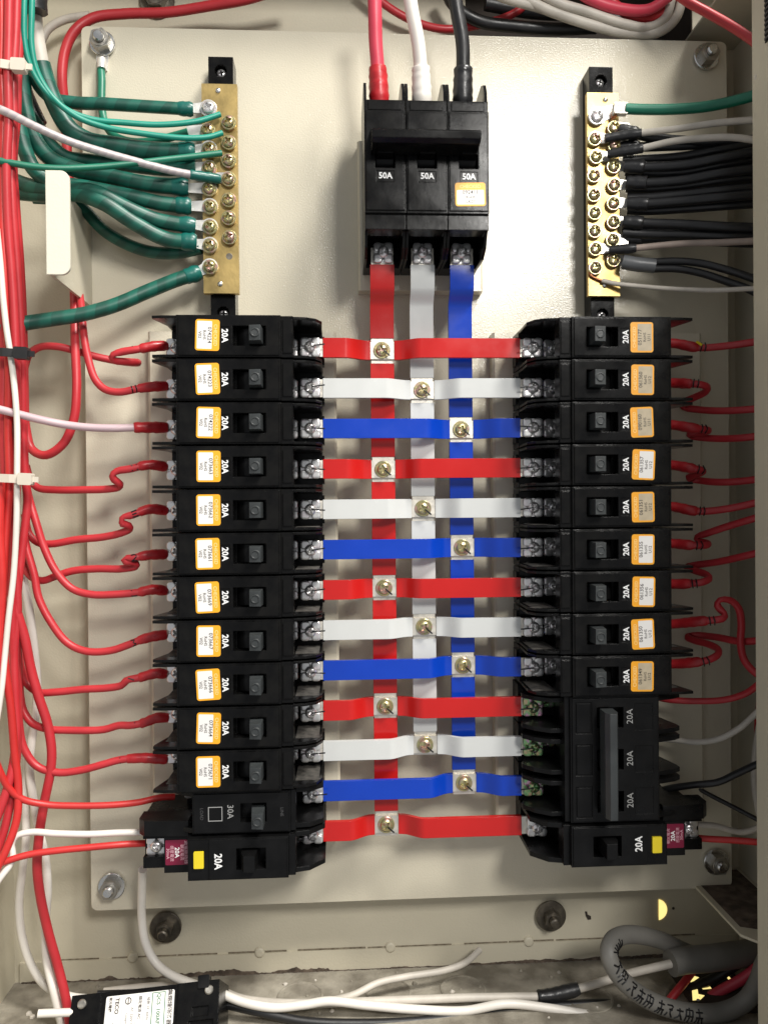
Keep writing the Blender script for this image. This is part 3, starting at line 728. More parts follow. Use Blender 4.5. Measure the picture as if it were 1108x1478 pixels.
for i in range(13):
    k = i % 3; x0 = VB[k]; v = row(i)
    lab = ('topmost %s coated crossbar' % CN[k] if i < 3 else 'lowest red coated crossbar' if i == 12 else '%s coated crossbar, %s of all down the busbars' % (CN[k], ORD[i])) + ' bolted between two breakers'
    uL, uR = UC_L + lean(i) + 43, UC_R + lean(i) * .6 - 43
    t = thing('crossbar', lab, 'busbar', (x0, v, 0), 0, 'coated crossbars between the breaker rows')
    wj = WV + 2.1
    prof = [(uL - x0, WX), (-24, WX), (-9.5, wj + .4), (-7.5, wj), (7.5, wj), (9.5, wj + .4), (24, WX), (uR - x0, WX)]; prof = ease(prof)
    link('bare_bar', strip_mb(prof, 11.0, 1.8, 'u').mesh('bare_bar'), 'bare_bar', t)
    a, b = uL + 10.6 - x0, uR - 10.6 - x0
    link('sleeve', strip_mb(sub(prof, a, -7.6), 11.0, 1.8, 'u', grow=.6).mesh('sleeve', 30), COLS[k], t)
    link('sleeve', strip_mb(sub(prof, 7.6, b), 11.0, 1.8, 'u', grow=.6).mesh('sleeve', 30), COLS[k], t)
    s = screw(t, (-.3, 0, wj + 2.8), 3.7, 2.0, 'zinc_gold', washer=5.3)
    link('torque_mark', shared('jm', lambda: MB().prism([(.7, -.9), (4.6, -4.4), (5.2, -3.6), (1.2, -.2)], 2.5, 2.62).mesh('torque_mark')), 'ink_black', t, (-.3, 0, wj + 2.8))

# ------------------------------------------------------------------ brass terminal bars
def termbar(name, label, u0, u1, v0, v1, uc, vt, vb, cols, hole=None, big=None, rivets=()):
    t = thing(name, label, 'terminal bar', ((u0 + u1) / 2, v0, 0)); o0 = np.array([(u0 + u1) / 2, v0, 0])
    m = MB(); R = [(uc - 7.9, uc + 7.9, vb, vt, 14.0)]
    for vv in (vt - 9, vb + 9):
        for q in range(8):
            y = -3.9 + 7.8 * q / 8; hw = math.sqrt(max(.1, 3.9 ** 2 - (y + .4875) ** 2)); R.append((uc - hw, uc + hw, vv + y, vv + y + .975, 9.5))
    m.field(R, .1); base = link('insulator_base', recenter(m, o0).mesh('insulator_base'), 'black_plastic', t)
    link('bar', recenter(MB().box(u0, u1, v0, v1, 15.5, 19.5).box(u0 + 6, u1 - 6, v0 + 6, v1 - 6, 14.02, 15.5), o0).mesh('bar'), 'brass', t)
    for vv in (vt - 9, vb + 9): screw(t, np.array([uc, vv, 9.6]) - o0, 2.9, 2.4, 'zinc_silver', name='mounting_screw')
    for p in rivets: link('rivet', shared('rivet', lambda: MB().lathe([(1.7, 0), (1.5, .7), (.7, 1.2), (.1, 1.3)], n=16).mesh('rivet', 40)), 'steel', t, P(p[0], p[1], 19.5) - o0)
    for q, (px, py) in enumerate(cols):
        r = 3.7
        sc = screw(t, np.append(P(px, py, 22.6)[:2], 22.6) - o0, 4.0 if q == big else 3.5, 2.5, 'zinc_silver' if q == big else 'zinc_gold', washer=5.3 if q == big else 4.7)
        link('spacer', shared('spacer', lambda: MB().lathe([(4.2, -3.1), (4.2, -.9), (2, -.9)], n=24).mesh('spacer', 30)), 'zinc_gold', sc)
    if hole: 
        c = P(hole[0], hole[1], 19.5) - o0; link('screw_hole', MB().lathe([(2.1, .02), (2.0, .06), (1.9, .05)], n=20).mesh('screw_hole'), 'nut_dark', t, c)
    return t
GL = [(301, 156), (300, 188), (302, 215), (302, 242), (302, 272), (303, 298), (303, 327), (303, 354), (303, 385)]
GR = [(330, 176), (330, 205), (330, 231), (330, 258), (330, 288), (330, 314), (331, 342)]
termbar('ground_bar', 'brass earth terminal bar on black base where the green wires end', -115, -92.6, 141, 274.6, -103.6, 295, 121, GL + GR, (331, 370), 0, ((315, 131), (318, 410)))
NL = [(861, 168), (858, 200), (860, 226), (857, 253), (857, 281), (858, 307), (858, 333), (859, 359), (859, 386)]
NR = [(886, 184), (887, 210), (885, 240), (886, 267), (885, 293), (885, 320), (884, 346), (885, 375)]
termbar('neutral_bar', 'brass neutral terminal bar on black base where the black wires end', 134.6, 155.6, 140.8, 274, 145.8, 294, 121, NL + NR, None, 0, ((873, 144), (872, 412)))

# ------------------------------------------------------------------ wires
RW = 2.35
def hand(kind):                             # pen strokes on a wire: (mm along, angle round the skin)
    return {'1': [[(0, -.9), (0, .9)]], 'L': [[(0, -.9), (0, .8)], [(0, .8), (3, .8)]], 'N': [[(0, .8), (0, -.8)], [(0, -.8), (3, .8)], [(3, .8), (3, -.8)]],
            'E': [[(0, -.8), (0, .8)], [(0, -.8), (3, -.8)], [(0, 0), (2.4, 0)], [(0, .8), (3, .8)]], '2': [[(0, -.7), (1.6, -.9), (3, -.4), (1.4, .4), (0, .9)], [(0, .9), (3, .9)]],
            'b': [[(0, -1.1), (.3, 0), (0, 1.1)], [(2.4, -1.1), (2.8, 0), (2.4, 1.1)]], '3': [[(0, -.8), (2.2, -.7), (1, 0), (2.4, .4), (0, .9)]], '-': [[(-1, -.6), (1.5, .2)]]}[kind]
GLB = 'branch wires of the row below the green-wired bar'
def branch(i, pts, mark, extra='', sl=17, mat_='red_pvc', r=RW, slm='red_tube', moff=3):
    lab = 'red wire%s, entering the %s breaker below the green-wired bar' % (extra, ORD[i])
    return wire('branch_wire', pts, r, mat_, lab, GLB, sleeves=[(-sl, 0, r * 1.28, slm, 'heat_shrink')], marks=[(-sl - 1 - moff, hand(mark))] if mark else ())
branch(0, [(36, 530, 26), (42, 512, 27), (58, 501, 28), (80, 500, 28), (105, 505, 26), (140, 515, 23), (175, 522, 20), (197, 524, 21), (198, 523, 27), (180, 522, 34), (165, 520, 38), (162, 514, 40), (172, 509, 40), (200, 504, 39), (222, 500, 36), (241, 499, 31)], '1', ' curling back on itself')
branch(1, [(112, 400, 8), (118, 445, 24), (121, 480, 31), (127, 515, 34), (138, 548, 37), (152, 562, 38), (172, 566, 38), (200, 561, 37), (222, 558, 35), (241, 557, 31)], 'b', ' dropping behind the green cable')
wire('branch_wire', [(-20, 586, 62), (20, 596, 58), (60, 606, 54), (95, 613, 50), (130, 617, 47), (165, 618, 44), (200, 617, 40), (241, 617, 32)], 2.35, 'pink_strand', 'translucent pinkish white wire with red sleeve entering the third 20A breaker', GLB, sleeves=[(-20, 0, 3.3, 'red_tube', 'heat_shrink')])
branch(3, [(38, 672, 26), (44, 692, 27), (55, 704, 28), (80, 707, 30), (120, 707, 32), (155, 706, 33), (172, 703, 33), (173, 698, 36), (165, 692, 38), (163, 686, 39), (170, 680, 39), (187, 677, 39), (215, 671, 36), (241, 674, 31)], 'N', ' with an S-bend and marks')
branch(4, [(36, 742, 26), (42, 770, 27), (55, 783, 28), (75, 785, 30), (110, 779, 31), (150, 775, 32), (176, 769, 33), (188, 763, 34), (185, 758, 37), (176, 755, 39), (178, 748, 39), (192, 743, 39), (216, 735, 36), (241, 737, 31)], 'E', ' with an S-bend and marks')
branch(5, [(28, 790, 24), (34, 815, 26), (46, 833, 28), (62, 838, 30), (80, 832, 31), (105, 824, 31), (140, 821, 32), (176, 821, 33), (197, 817, 33), (195, 812, 36), (181, 811, 39), (180, 807, 39), (194, 805, 39), (216, 801, 36), (241, 800, 31)], '2', ' with a tight bend and marks')
branch(6, [(38, 700, 33), (43, 722, 34), (52, 752, 36), (64, 790, 37), (82, 826, 38), (105, 850, 38), (132, 858, 38), (165, 858, 38), (200, 855, 37), (220, 851, 35), (241, 853, 31)], 'L', ' sweeping down in a long slope')
branch(7, [(34, 770, 32), (40, 795, 33), (50, 830, 34), (56, 862, 35), (74, 898, 36), (98, 928, 36), (125, 940, 36), (160, 939, 36), (182, 932, 36), (205, 923, 35), (225, 918, 33), (241, 916, 31)], '3', ' sweeping down in a long slope')
branch(8, [(27, 940, 30), (31, 965, 31), (40, 987, 31), (56, 999, 32), (80, 999, 33), (120, 995, 33), (155, 993, 34), (176, 989, 35), (183, 982, 36), (202, 978, 35), (225, 972, 33), (241, 973, 31)], '-')
branch(9, [(29, 1000, 32), (34, 1025, 32), (46, 1043, 33), (68, 1052, 34), (100, 1054, 34), (150, 1053, 34), (172, 1047, 35), (188, 1047, 36), (205, 1044, 35), (228, 1036, 33), (243, 1036, 31)], '1', moff=2)
branch(10, [(14, 900, 36), (24, 950, 37), (27, 1000, 38), (28, 1045, 38), (35, 1080, 38), (54, 1106, 38), (84, 1115, 38), (120, 1111, 37), (150, 1103, 37), (172, 1097, 36), (205, 1094, 34), (242, 1096, 31)], '1', sl=24)
wire('branch_wire', [(-12, 1080, 60), (-2, 1108, 58), (12, 1136, 55), (32, 1153, 52), (65, 1161, 48), (105, 1163, 45), (160, 1162, 41), (200, 1158, 37), (232, 1151, 33), (252, 1150, 30)], 2.0, 'red_thin', 'thin red wire entering the 30A breaker without orange sticker', GLB)
wire('branch_wire', [(-14, 1290, 62), (0, 1268, 60), (16, 1246, 56), (19, 1232, 54), (17, 1220, 53), (24, 1207, 52), (45, 1201, 50), (80, 1203, 48), (130, 1204, 45), (170, 1202, 43), (206, 1201, 40)], 1.95, 'white_pvc', 'thin white wire hooking into the leakage breaker below the 30A breaker', GLB)
wire('branch_wire', [(-20, 1256, 60), (10, 1243, 58), (40, 1234, 55), (80, 1228, 52), (130, 1223, 48), (175, 1219, 44), (212, 1217, 38)], 2.0, 'red_thin', 'thin red wire entering the leakage breaker below the 30A breaker', GLB)
# loop of spare red wire
wire('looped_wire', [(106, 380, 4), (108, 440, 20), (109, 500, 31), (111, 560, 35), (107, 605, 35), (92, 640, 34), (66, 657, 32), (46, 648, 29), (38, 620, 28), (34, 580, 30)], 2.75, 'red_pvc', 'red wire hanging in a U-shaped loop over the pale back wall', None)
# the red bundle
BG = 'red wires in the tied bundle'
bundle = [
    ([(2, -25, 70), (3, 50, 68), (2, 100, 68), (5, 160, 66), (3, 240, 64), (4, 320, 62), (8, 400, 60), (10, 470, 58), (13, 540, 56), (12, 620, 54), (14, 700, 54), (8, 790, 54), (4, 880, 56), (8, 960, 56), (16, 1020, 55), (22, 1090, 53), (27, 1140, 52), (24, 1185, 54), (10, 1225, 58), (-8, 1262, 62)], 2.3, 'red_thin'),
    ([(14, -25, 70), (13, 50, 70), (12, 100, 70), (13, 170, 68), (10, 240, 66), (12, 320, 63), (18, 400, 60), (22, 470, 58), (24, 540, 56), (25, 620, 50), (24, 700, 50), (20, 790, 48), (18, 880, 46), (20, 940, 44), (24, 1000, 44), (26, 1060, 46), (20, 1130, 48), (6, 1200, 52), (-16, 1260, 56)], 2.5, 'red_pvc'),
    ([(25, -25, 66), (23, 50, 66), (20, 100, 66), (20, 170, 64), (17, 240, 62), (19, 300, 60), (25, 380, 56), (30, 460, 52), (33, 540, 48), (34, 620, 44), (37, 690, 42), (40, 720, 40), (34, 780, 40), (26, 850, 42), (25, 920, 40), (27, 965, 35), (29, 1003, 32)], 2.5, 'red_pvc'),
    ([(31, -25, 60), (29, 50, 60), (26, 100, 60), (24, 170, 58), (19, 230, 57), (23, 300, 54), (29, 380, 50), (33, 460, 46), (35, 540, 42), (36, 600, 38)], 2.6, 'red_pvc'),
    ([(-6, -25, 62), (-6, 80, 62), (-4, 160, 62), (-2, 260, 60), (0, 360, 58), (5, 440, 56), (6, 520, 54), (5, 600, 52), (8, 680, 50), (10, 760, 48), (12, 830, 46), (24, 880, 44), (36, 920, 42), (45, 965, 40), (56, 1005, 39), (69, 1045, 38), (75, 1085, 38), (73, 1115, 38), (64, 1160, 38), (57, 1205, 38), (54, 1250, 36), (59, 1295, 32), (70, 1345, 28), (84, 1395, 26), (95, 1440, 28), (103, 1490, 30)], 2.8, 'red_pvc'),
    ([(8, 700, 46), (14, 760, 46), (22, 820, 45), (26, 880, 44), (21, 940, 44), (22, 1000, 46), (24, 1060, 48), (18, 1110, 52), (2, 1165, 56), (-18, 1215, 60)], 2.5, 'red_pvc'),
    ([(2, 690, 58), (0, 760, 58), (3, 830, 58), (0, 900, 58), (-6, 970, 60), (-16, 1040, 62)], 2.5, 'red_thin'),
]
BL = ['bright red wire along the outer side of the bundle, bending away below the ties', 'red wire in the middle of the tied bundle, lying beside the white wire',
      'red wire on the inner side of the tied bundle under both pale ties', 'short red wire against the green wires, under the pale upper tie',
      'long red wire leaving the bundle and running down to the dusty floor', 'red wire bulging behind the white wire below the lower tie', 'bright red wire behind the bundle below the lower tie']
for (pts, r, m), lab in zip(bundle, BL): wire('bundle_wire', pts, r, m, lab, BG)
wire('bundle_wire', [(-4, 330, 66), (1, 380, 65), (5, 430, 64), (10, 475, 63), (16, 515, 62), (21, 555, 61), (25, 610, 60), (25, 690, 60), (24, 760, 59), (20, 830, 58), (13, 890, 58), (8, 940, 58), (2, 1000, 60), (-8, 1060, 62), (-20, 1110, 64)], 1.7, 'white_pvc', 'thin white wire lying over the red bundle')
wire('drop_wire', [(30, 820, 20), (38, 855, 20), (44, 890, 20), (50, 940, 20), (54, 985, 20), (52, 1030, 20), (46, 1070, 20), (43, 1110, 20), (48, 1150, 22), (56, 1195, 24), (66, 1240, 24), (69, 1285, 22), (66, 1335, 20), (68, 1385, 22), (78, 1430, 26), (90, 1480, 28)], 2.6, 'white_pvc', 'white wire swinging down beside the long red wire to the floor')
wire('drop_wire', [(44, 1040, 12), (40, 1090, 14), (37, 1150, 18), (38, 1205, 24), (33, 1255, 22), (28, 1305, 18), (33, 1355, 16), (48, 1398, 15), (68, 1424, 16), (100, 1438, 14), (160, 1442, 12), (230, 1438, 10)], 2.5, 'white_pvc', 'white wire curving along the corner and under the loose breaker')
wire('drop_wire', [(206, 1255, 30), (205, 1290, 18), (205, 1325, 12), (210, 1360, 12), (224, 1388, 14), (245, 1406, 18), (275, 1419, 22), (310, 1430, 26), (350, 1446, 30), (395, 1454, 31), (440, 1450, 30), (475, 1445, 29), (530, 1451, 29), (600, 1457, 29), (670, 1459, 29), (730, 1449, 29), (790, 1455, 30), (840, 1463, 32), (888, 1471, 33)], 2.7, 'white_pvc', 'long white wire from under the leakage breaker lying across the dusty floor')
# cable ties
def tie(label, u0, u1, v, w, material, head=True, slope=0):
    t = thing('cable_tie', label, 'cable tie', (u0, v, w), slope)
    L = u1 - u0
    link('strap', MB().prism([(-6, -6), (-2, 1), (L * .5, 2.2), (L, 1), (L, .0), (L * .5, 1.2), (-1, 0), (-5, -6)], -2.4, 2.4, 'v').mesh('strap'), material, t)
    link('tie_head', MB().prism(rrect(L - 1.5, L + 6.5, -3.4, 3.4, 1), -2, 3).mesh('tie_head'), material, t)
    if head: link('tie_tail', MB().box(L + 6.5, L + 9.5, -1.6, 1.6, -.4, .8).mesh('tie_tail'), material, t)
for lab, py, px0, px1, m, w in (('natural white cable tie round the red bundle beside the green wires', 93, -14, 22, 'nylon', 72), ('black cable tie round the red bundle', 508, -14, 26, 'black_pvc', 65), ('yellowed white cable tie round the red bundle above the long slopes', 690, 0, 32, 'nylon', 62)):
    a = P(px0, py, w); b = P(px1, py, w); tie(lab, a[0], b[0], a[1], w, m, slope=-.05)
wire('tape_wrap', [(50, -20, 52), (49, 0, 52), (50, 17, 51)], 7.6, 'black_tape', 'black tape band gathering the green wires', None, 'tape')

# green earth wires
GG = 'green earth wires'
GT = 'green_tape'
def lugto(px, py, d, **k): return lug_mb(P(px, py, 20), d, 19.6, **k)
def gcable(pts, r, label, end, d, mat_=GT, ll=12, sl=0):
    r *= 1.1
    return wire('earth_cable', pts, r, mat_, label, GG, 'wire', sleeves=[(-10, 0, r * 1.1, 'green_sleeve', 'end_sleeve')], lug=lugto(*end, d, length=ll))
gcable([(44, 60, 40), (50, 112, 36), (72, 140, 34), (105, 148, 32), (150, 150, 30), (215, 154, 26), (279, 158, 22)], 3.4, 'green taped cable to the silver screw, uppermost on the brass earth bar', (301, 156), (-1, -.05), ll=11)
wire('earth_wire', [(36, -20, 62), (35, 20, 62), (36, 60, 60), (44, 95, 57), (62, 127, 53), (95, 157, 48), (132, 172, 43), (178, 177, 38), (230, 180, 33), (285, 175, 28), (318, 165, 24)], 1.75, 'green_pvc', 'thin bright green wire, upper of the two ending at the double screw row', GG)
wire('earth_wire', [(47, -20, 60), (46, 25, 60), (46, 65, 58), (54, 103, 55), (76, 140, 51), (110, 168, 47), (150, 183, 42), (200, 192, 37), (262, 199, 31), (300, 198, 27), (321, 192, 24)], 1.75, 'green_pvc', 'thin bright green wire, lower of the two ending at the double screw row', GG)
wire('earth_wire', [(146, 100, 3), (147, 115, 5), (147, 150, 8), (151, 175, 10), (164, 195, 13), (190, 205, 16), (222, 204, 18), (250, 197, 19), (272, 191, 20)], 2.6, 'green_dark', 'dark green wire from the plate corner nut lug down to the earth bar', GG, lug=lugto(300, 188, (-1, -.05), length=13, R=4.4))
lg = lug_mb(EARTH, P(147, 98, 2) - EARTH, .2, R=7.2, length=17, width=8)
q = wire('corner_lug_barrel', [(147.5, 86, 3), (147, 100, 4)], 2.9, 'tin', 'crimped tin lug under the nut at the plate corner', None, 'lug', lug=lg)
wire('taped_cable', [(50, 15, 44), (51, 40, 44), (55, 65, 43), (60, 92, 42)], 4.6, 'white_grubby', 'white cable ends entering green tape beneath the black tape band', None)
gcable([(60, 92, 42), (68, 120, 40), (82, 155, 38), (100, 185, 36), (128, 203, 33), (165, 210, 30), (215, 217, 26), (282, 220, 22)], 4.9, 'thick green taped cable curving from the black tape band to the third earth screw', (302, 215), (-1, -.1))
gcable([(32, 110, 40), (38, 160, 38), (50, 200, 36), (72, 228, 34), (110, 245, 32), (160, 255, 29), (215, 266, 25), (272, 271, 21)], 4.4, 'green taped cable ending at the wide pale lug in mid earth bar', (302, 272), (-1, 0), ll=14)
gcable([(26, 170, 44), (36, 215, 42), (50, 245, 40), (75, 262, 37), (130, 272, 33), (190, 284, 29), (235, 294, 25), (276, 298, 21)], 4.2, 'green taped cable ending at the second wide pale lug', (303, 298), (-1, 0), ll=14)
gcable([(14, 258, 30), (50, 270, 34), (100, 273, 38), (140, 278, 38), (180, 298, 34), (225, 317, 28), (282, 327, 22)], 4.2, 'green taped cable reaching the earth bar third from its bottom screw', (303, 327), (-1, .1), ll=10)
gcable([(20, 277, 26), (60, 280, 32), (112, 280, 38), (150, 293, 38), (195, 322, 32), (240, 345, 26), (284, 350, 22)], 4.4, 'green taped cable reaching the earth bar second from its bottom screw', (303, 354), (-1, .1), ll=9)
wire('taped_cable', [(48, 285, 20), (90, 288, 18), (118, 300, 16), (150, 332, 14), (185, 353, 13), (220, 364, 13), (255, 365, 14), (290, 358, 17)], 3.9, GT, 'dark green taped cable sagging behind the others near the earth bar', GG)
wire('taped_cable', [(40, 148, 26), (52, 175, 26), (70, 205, 26), (95, 226, 24), (130, 232, 22), (180, 238, 20), (240, 244, 20), (283, 242, 20)], 4.2, GT, 'dark green taped cable tucked deep behind the bright green wires', GG, lug=lugto(302, 242, (-1, 0), length=10, R=4.6))
wire('taped_cable', [(30, 90, 30), (36, 130, 28), (46, 155, 26), (58, 180, 24)], 4.6, 'black_tape', 'black taped cable half hidden behind the green wires', None)
gcable([(-14, 476, 56), (15, 470, 52), (40, 466, 48), (80, 460, 44), (118, 454, 40), (165, 441, 35), (215, 420, 29), (255, 404, 25), (289, 393, 21)], 4.0, 'green taped cable crossing low to the bottom screw of the earth bar', (303, 385), (-.9, -.4), ll=9)
wire('earth_wire', [(-20, 228, 70), (10, 234, 67), (45, 240, 63), (85, 243, 58), (140, 241, 50), (200, 235, 42), (260, 228, 32), (320, 221, 24)], 1.9, 'green_dark', 'thin dark green wire crossing nearly level over the taped cables', GG)
wire('strand_wire', [(-20, 150, 74), (10, 162, 71), (50, 182, 66), (100, 204, 58), (150, 220, 50), (200, 234, 42), (250, 247, 34), (282, 253, 29), (318, 259, 23)], 2.35, 'clear_strand', 'clear insulated stranded wire with green sleeve crossing the green cables', None, sleeves=[(-19, 0, 2.9, 'green_sleeve', 'end_sleeve')], lug=lugto(330, 258, (-1, .1), length=8, R=4.5))
# wires arching behind the plate's upper corner
wire('supply_wire', [(420, -22, 6), (360, -2, 0), (300, 9, -6), (240, 18, -8), (180, 20, -8), (135, 26, -6), (108, 45, -4), (94, 75, -2), (90, 110, -2), (93, 150, -6), (96, 200, -10), (100, 260, -12), (104, 330, -10), (106, 400, -2)], 3.2, 'red_pvc', 'red wire arching round the upper corner of the mounting plate')
wire('supply_wire', [(60, 60, -8), (70, 42, -8), (92, 29, -9), (130, 22, -10)], 2.6, 'white_grubby', 'grubby white wire joining the red one at the plate corner')

# supply cables of the main breaker
def supply(pts, r, m, tm, lab, c):
    o, T = wire('supply_cable', pts, r, m, lab, 'supply cables of the main breaker', sleeves=[(-25, -2, r * 1.34, tm, 'tape_sleeve')], n=16)
    e = P(*pts[-1]); o0 = P(*pts[0])
    link('lug', recenter(MB().prism(rrect(e[0] - 6, e[0] + 6, e[1] - 9, e[1] + 1.5, 1.5), e[2] - 1.5, e[2] + .2), smooth_path([P(*p) for p in pts])[0]).mesh('lug'), 'tin', o)
supply([(540, -30, 52), (541, 20, 50), (542, 60, 47), (545, 100, 44), (548, 160, 40)], 4.2, 'red_main', 'red_tube', 'thick red supply cable entering the main breaker', 0)
supply([(588, -30, 52), (595, 20, 50), (603, 60, 47), (607, 100, 44), (609, 160, 40)], 4.2, 'white_pvc', 'white_pvc', 'thick white supply cable entering the main breaker', 1)
supply([(652, -30, 52), (660, 20, 50), (667, 60, 47), (668, 100, 44), (667, 160, 40)], 4.3, 'black_pvc', 'black_tape', 'thick black supply cable entering the main breaker', 2)

# top bundle behind the plate's upper edge
TG = 'wires gathered in the dark cable opening'
top = [([(520, -25, -10), (560, 10, -12), (600, 32, -14), (640, 42, -14), (690, 36, -14), (740, 20, -14), (790, -20, -12)], 2.6, 'red_pvc', 'red wire dipping lowest in the dark cable opening'),
       ([(640, -20, -4), (655, 8, -6), (690, 30, -8), (740, 38, -8), (800, 42, -8), (860, 40, -8)], 4.0, 'black_pvc', 'black cable lying along the edge of the dark cable opening'),
       ([(735, -20, 8), (770, 5, 6), (810, 22, 4), (860, 38, 2), (905, 48, 0), (950, 46, 0), (975, 25, -2), (985, -10, -4)], 3.4, 'white_grubby', 'grubby white cable looping lowest in the cable opening'),
       ([(760, -25, 10), (800, 2, 8), (850, 18, 6), (900, 35, 4), (935, 40, 2), (960, 25, 0), (970, -12, 0)], 3.2, 'white_grubby', 'grubby white cable looping just above the lowest one'),
       ([(690, -20, 10), (730, -2, 8), (780, 12, 4), (830, 30, 0), (880, 42, -4)], 3.0, 'white_grubby', 'grubby white cable sloping under the looped pair'),
       ([(820, -25, 12), (850, -2, 10), (890, 12, 8), (935, 14, 6), (965, -5, 6)], 3.6, 'red_main', 'dull red cable loop above the white loops'),
       ([(860, -25, 4), (880, 0, 2), (915, 25, 0), (950, 22, -2), (975, -10, -4)], 3.2, 'red_pvc', 'red wire loop half hidden behind the white loops'),
       ([(700, 5, -16), (760, 16, -18), (840, 22, -20), (920, 30, -20)], 4.6, 'black_pvc', 'black cable at the back of the cable opening')]
for pts, r, m, lab in top: wire('gathered_cable', pts, r, m, lab, TG)
wire('supply_wire', [(960, -25, 36), (985, -2, 38), (1020, 18, 42), (1055, 38, 48), (1085, 58, 56), (1110, 80, 66), (1130, 105, 76)], 2.9, 'red_pvc', 'red wire slanting past the corner nut to the door frame')

# neutral and earth wires on the brass neutral bar
NG = 'wires ending at the brass neutral bar'
o, T = wire('earth_cable', [(902, 157, 26), (925, 158, 28), (965, 158, 32), (1010, 155, 38), (1045, 149, 44), (1080, 140, 52), (1120, 128, 62)], 3.3, 'green_dark', 'thick green wire crimped to the silver screw of the neutral bar', None)
e = P(894, 158, 25); o0 = P(902, 157, 26)
link('crimp', recenter(MB().prism(rrect(e[0] - 4.5, e[0] + 4.6, e[1] - 3.6, e[1] + 3.6, .8), 23, 27.5).prism(rrect(e[0] - 2, e[0] + 2, e[1] - 2, e[1] + 2, .5), 27.5, 27.9), o0).mesh('crimp'), 'dull_steel', o)
for k in range(5):
    a = P(890, 150 + 4.2 * k, 25); q = smooth_path([P(886, 152 + 4 * k, 25 - k * .4), a, P(882, 163 + 2.5 * k, 22)]); link('strand', recenter(Tube(q).mb(.5, n=6), o0).mesh('strand', 60), 'copper', o)
link('lug', recenter(lug_mb(P(861, 168, 20), (1, .35), 19.7, R=6, length=13, width=9), o0).mesh('lug'), 'tin', o)
def nwire(pts, r, m, lab, sl=None, end=None, slm='black_tape', group=NG, d=(1, 0), ll=9):
    return wire('neutral_wire', pts, r, m, lab, group, sleeves=[(.0, sl, r * 1.35, slm, 'end_sleeve')] if sl else (), lug=lug_mb(P(end[0], end[1], 20), d, 19.7, R=4.6, length=ll, width=7) if end else None)
nwire([(872, 200, 25), (895, 196, 27), (925, 192, 31), (975, 186, 38), (1030, 178, 46), (1075, 174, 54), (1125, 172, 64)], 2.1, 'white_grubby', 'upper white wire with black sleeve crossing the neutral bar', 23, (858, 200))
nwire([(876, 223, 25), (897, 219, 28), (926, 214, 32), (970, 204, 38), (1020, 199, 46), (1065, 199, 54), (1125, 210, 64)], 2.1, 'white_grubby', 'second white wire with black sleeve crossing the neutral bar', 22, (860, 226))
nwire([(878, 361, 25), (895, 360, 27), (918, 358, 30), (980, 352, 38), (1040, 350, 46), (1125, 346, 60)], 2.1, 'white_brown', 'brownish wire with black sleeve crossing low on the neutral bar', 17, (859, 359))
blk = []
for a, w, e in (((892, 187), 22, (197, 203, 204, 200)), ((892, 213), 20, (212, 210, 206, 204)), ((898, 232), 15, (230, 226, 216, 206)), ((900, 240), 24, (241, 238, 228, 212)), ((902, 247), 19, (249, 248, 238, 224)), ((902, 255), 15, (256, 253, 244, 232)), ((903, 263), 24, (264, 260, 250, 240)),
    ((903, 271), 19, (272, 268, 260, 252)), ((905, 279), 15, (279, 274, 267, 260)), ((905, 287), 22, (286, 281, 275, 268)), ((905, 294), 25, (294, 290, 285, 278)), ((905, 303), 18, (304, 301, 297, 291)), ((898, 320), 24, (322, 324, 327, 330)), ((898, 328), 18, (331, 332, 334, 336)), ((898, 336), 21, (338, 339, 341, 343)), ((898, 345), 17, (345, 346, 349, 352))):
    blk.append((a, [(x, y) for x, y in zip((932, 985, 1040, 1122), e)], w))
lugsR = {0: (886, 184), 1: (887, 210), 3: (885, 240), 6: (886, 267), 10: (885, 293), 12: (885, 320), 15: (884, 346)}
O16 = ORD[:12] + ['thirteenth', 'fourteenth', 'fifteenth', 'lowest']
for k, (a, rest, w) in enumerate(blk):
    pts = [(a[0], a[1], w)] + [(x, y, w + 4 + j * (6 if k < 2 else 9)) for j, (x, y) in enumerate(rest)]
    nwire(pts, 3.0, 'black_pvc', 'black wire, %s down in the dense fan ending at the neutral bar' % O16[k], 13 if k in lugsR else None, lugsR.get(k), ll=10, group='black wires fanning from the neutral bar')
G2 = 'black pair leaving the grey tape'
nwire([(920, 377, 26), (942, 378, 28), (975, 377, 34), (1010, 380, 40), (1050, 390, 48), (1120, 414, 60)], 2.4, 'black_pvc', 'upper black wire of the pair leaving the grey taped end', group=G2)
o, T = nwire([(920, 387, 26), (942, 388, 28), (975, 388, 33), (1010, 394, 39), (1050, 407, 46), (1085, 420, 54), (1120, 440, 60)], 2.4, 'black_pvc', 'lower black wire of the pair leaving the grey taped end', group=G2)
o2 = wire('taped_end', [(898, 378, 25), (915, 381, 27), (944, 384, 29)], 4.6, 'grey_tape', 'grey taped end joining two black wires at the neutral bar', None, 'tape', lug=lug_mb(P(885, 375, 20), (1, -.1), 19.7, R=4.6, length=10, width=7))
o, T = wire('neutral_wire', [(868, 405, 21), (885, 409, 23), (920, 413, 28), (970, 417, 37), (1030, 419, 52), (1075, 417, 62), (1125, 415, 74)], 1.5, 'white_grubby', 'thin grubby white wire with bare copper end at the neutral bar foot', NG)
q = smooth_path([P(850, 392, 21), P(853, 398, 21), P(860, 402, 21), P(870, 406, 21)]); link('copper_end', recenter(Tube(q).mb(.8, n=8), P(868, 405, 21)).mesh('copper_end', 60), 'copper', o)

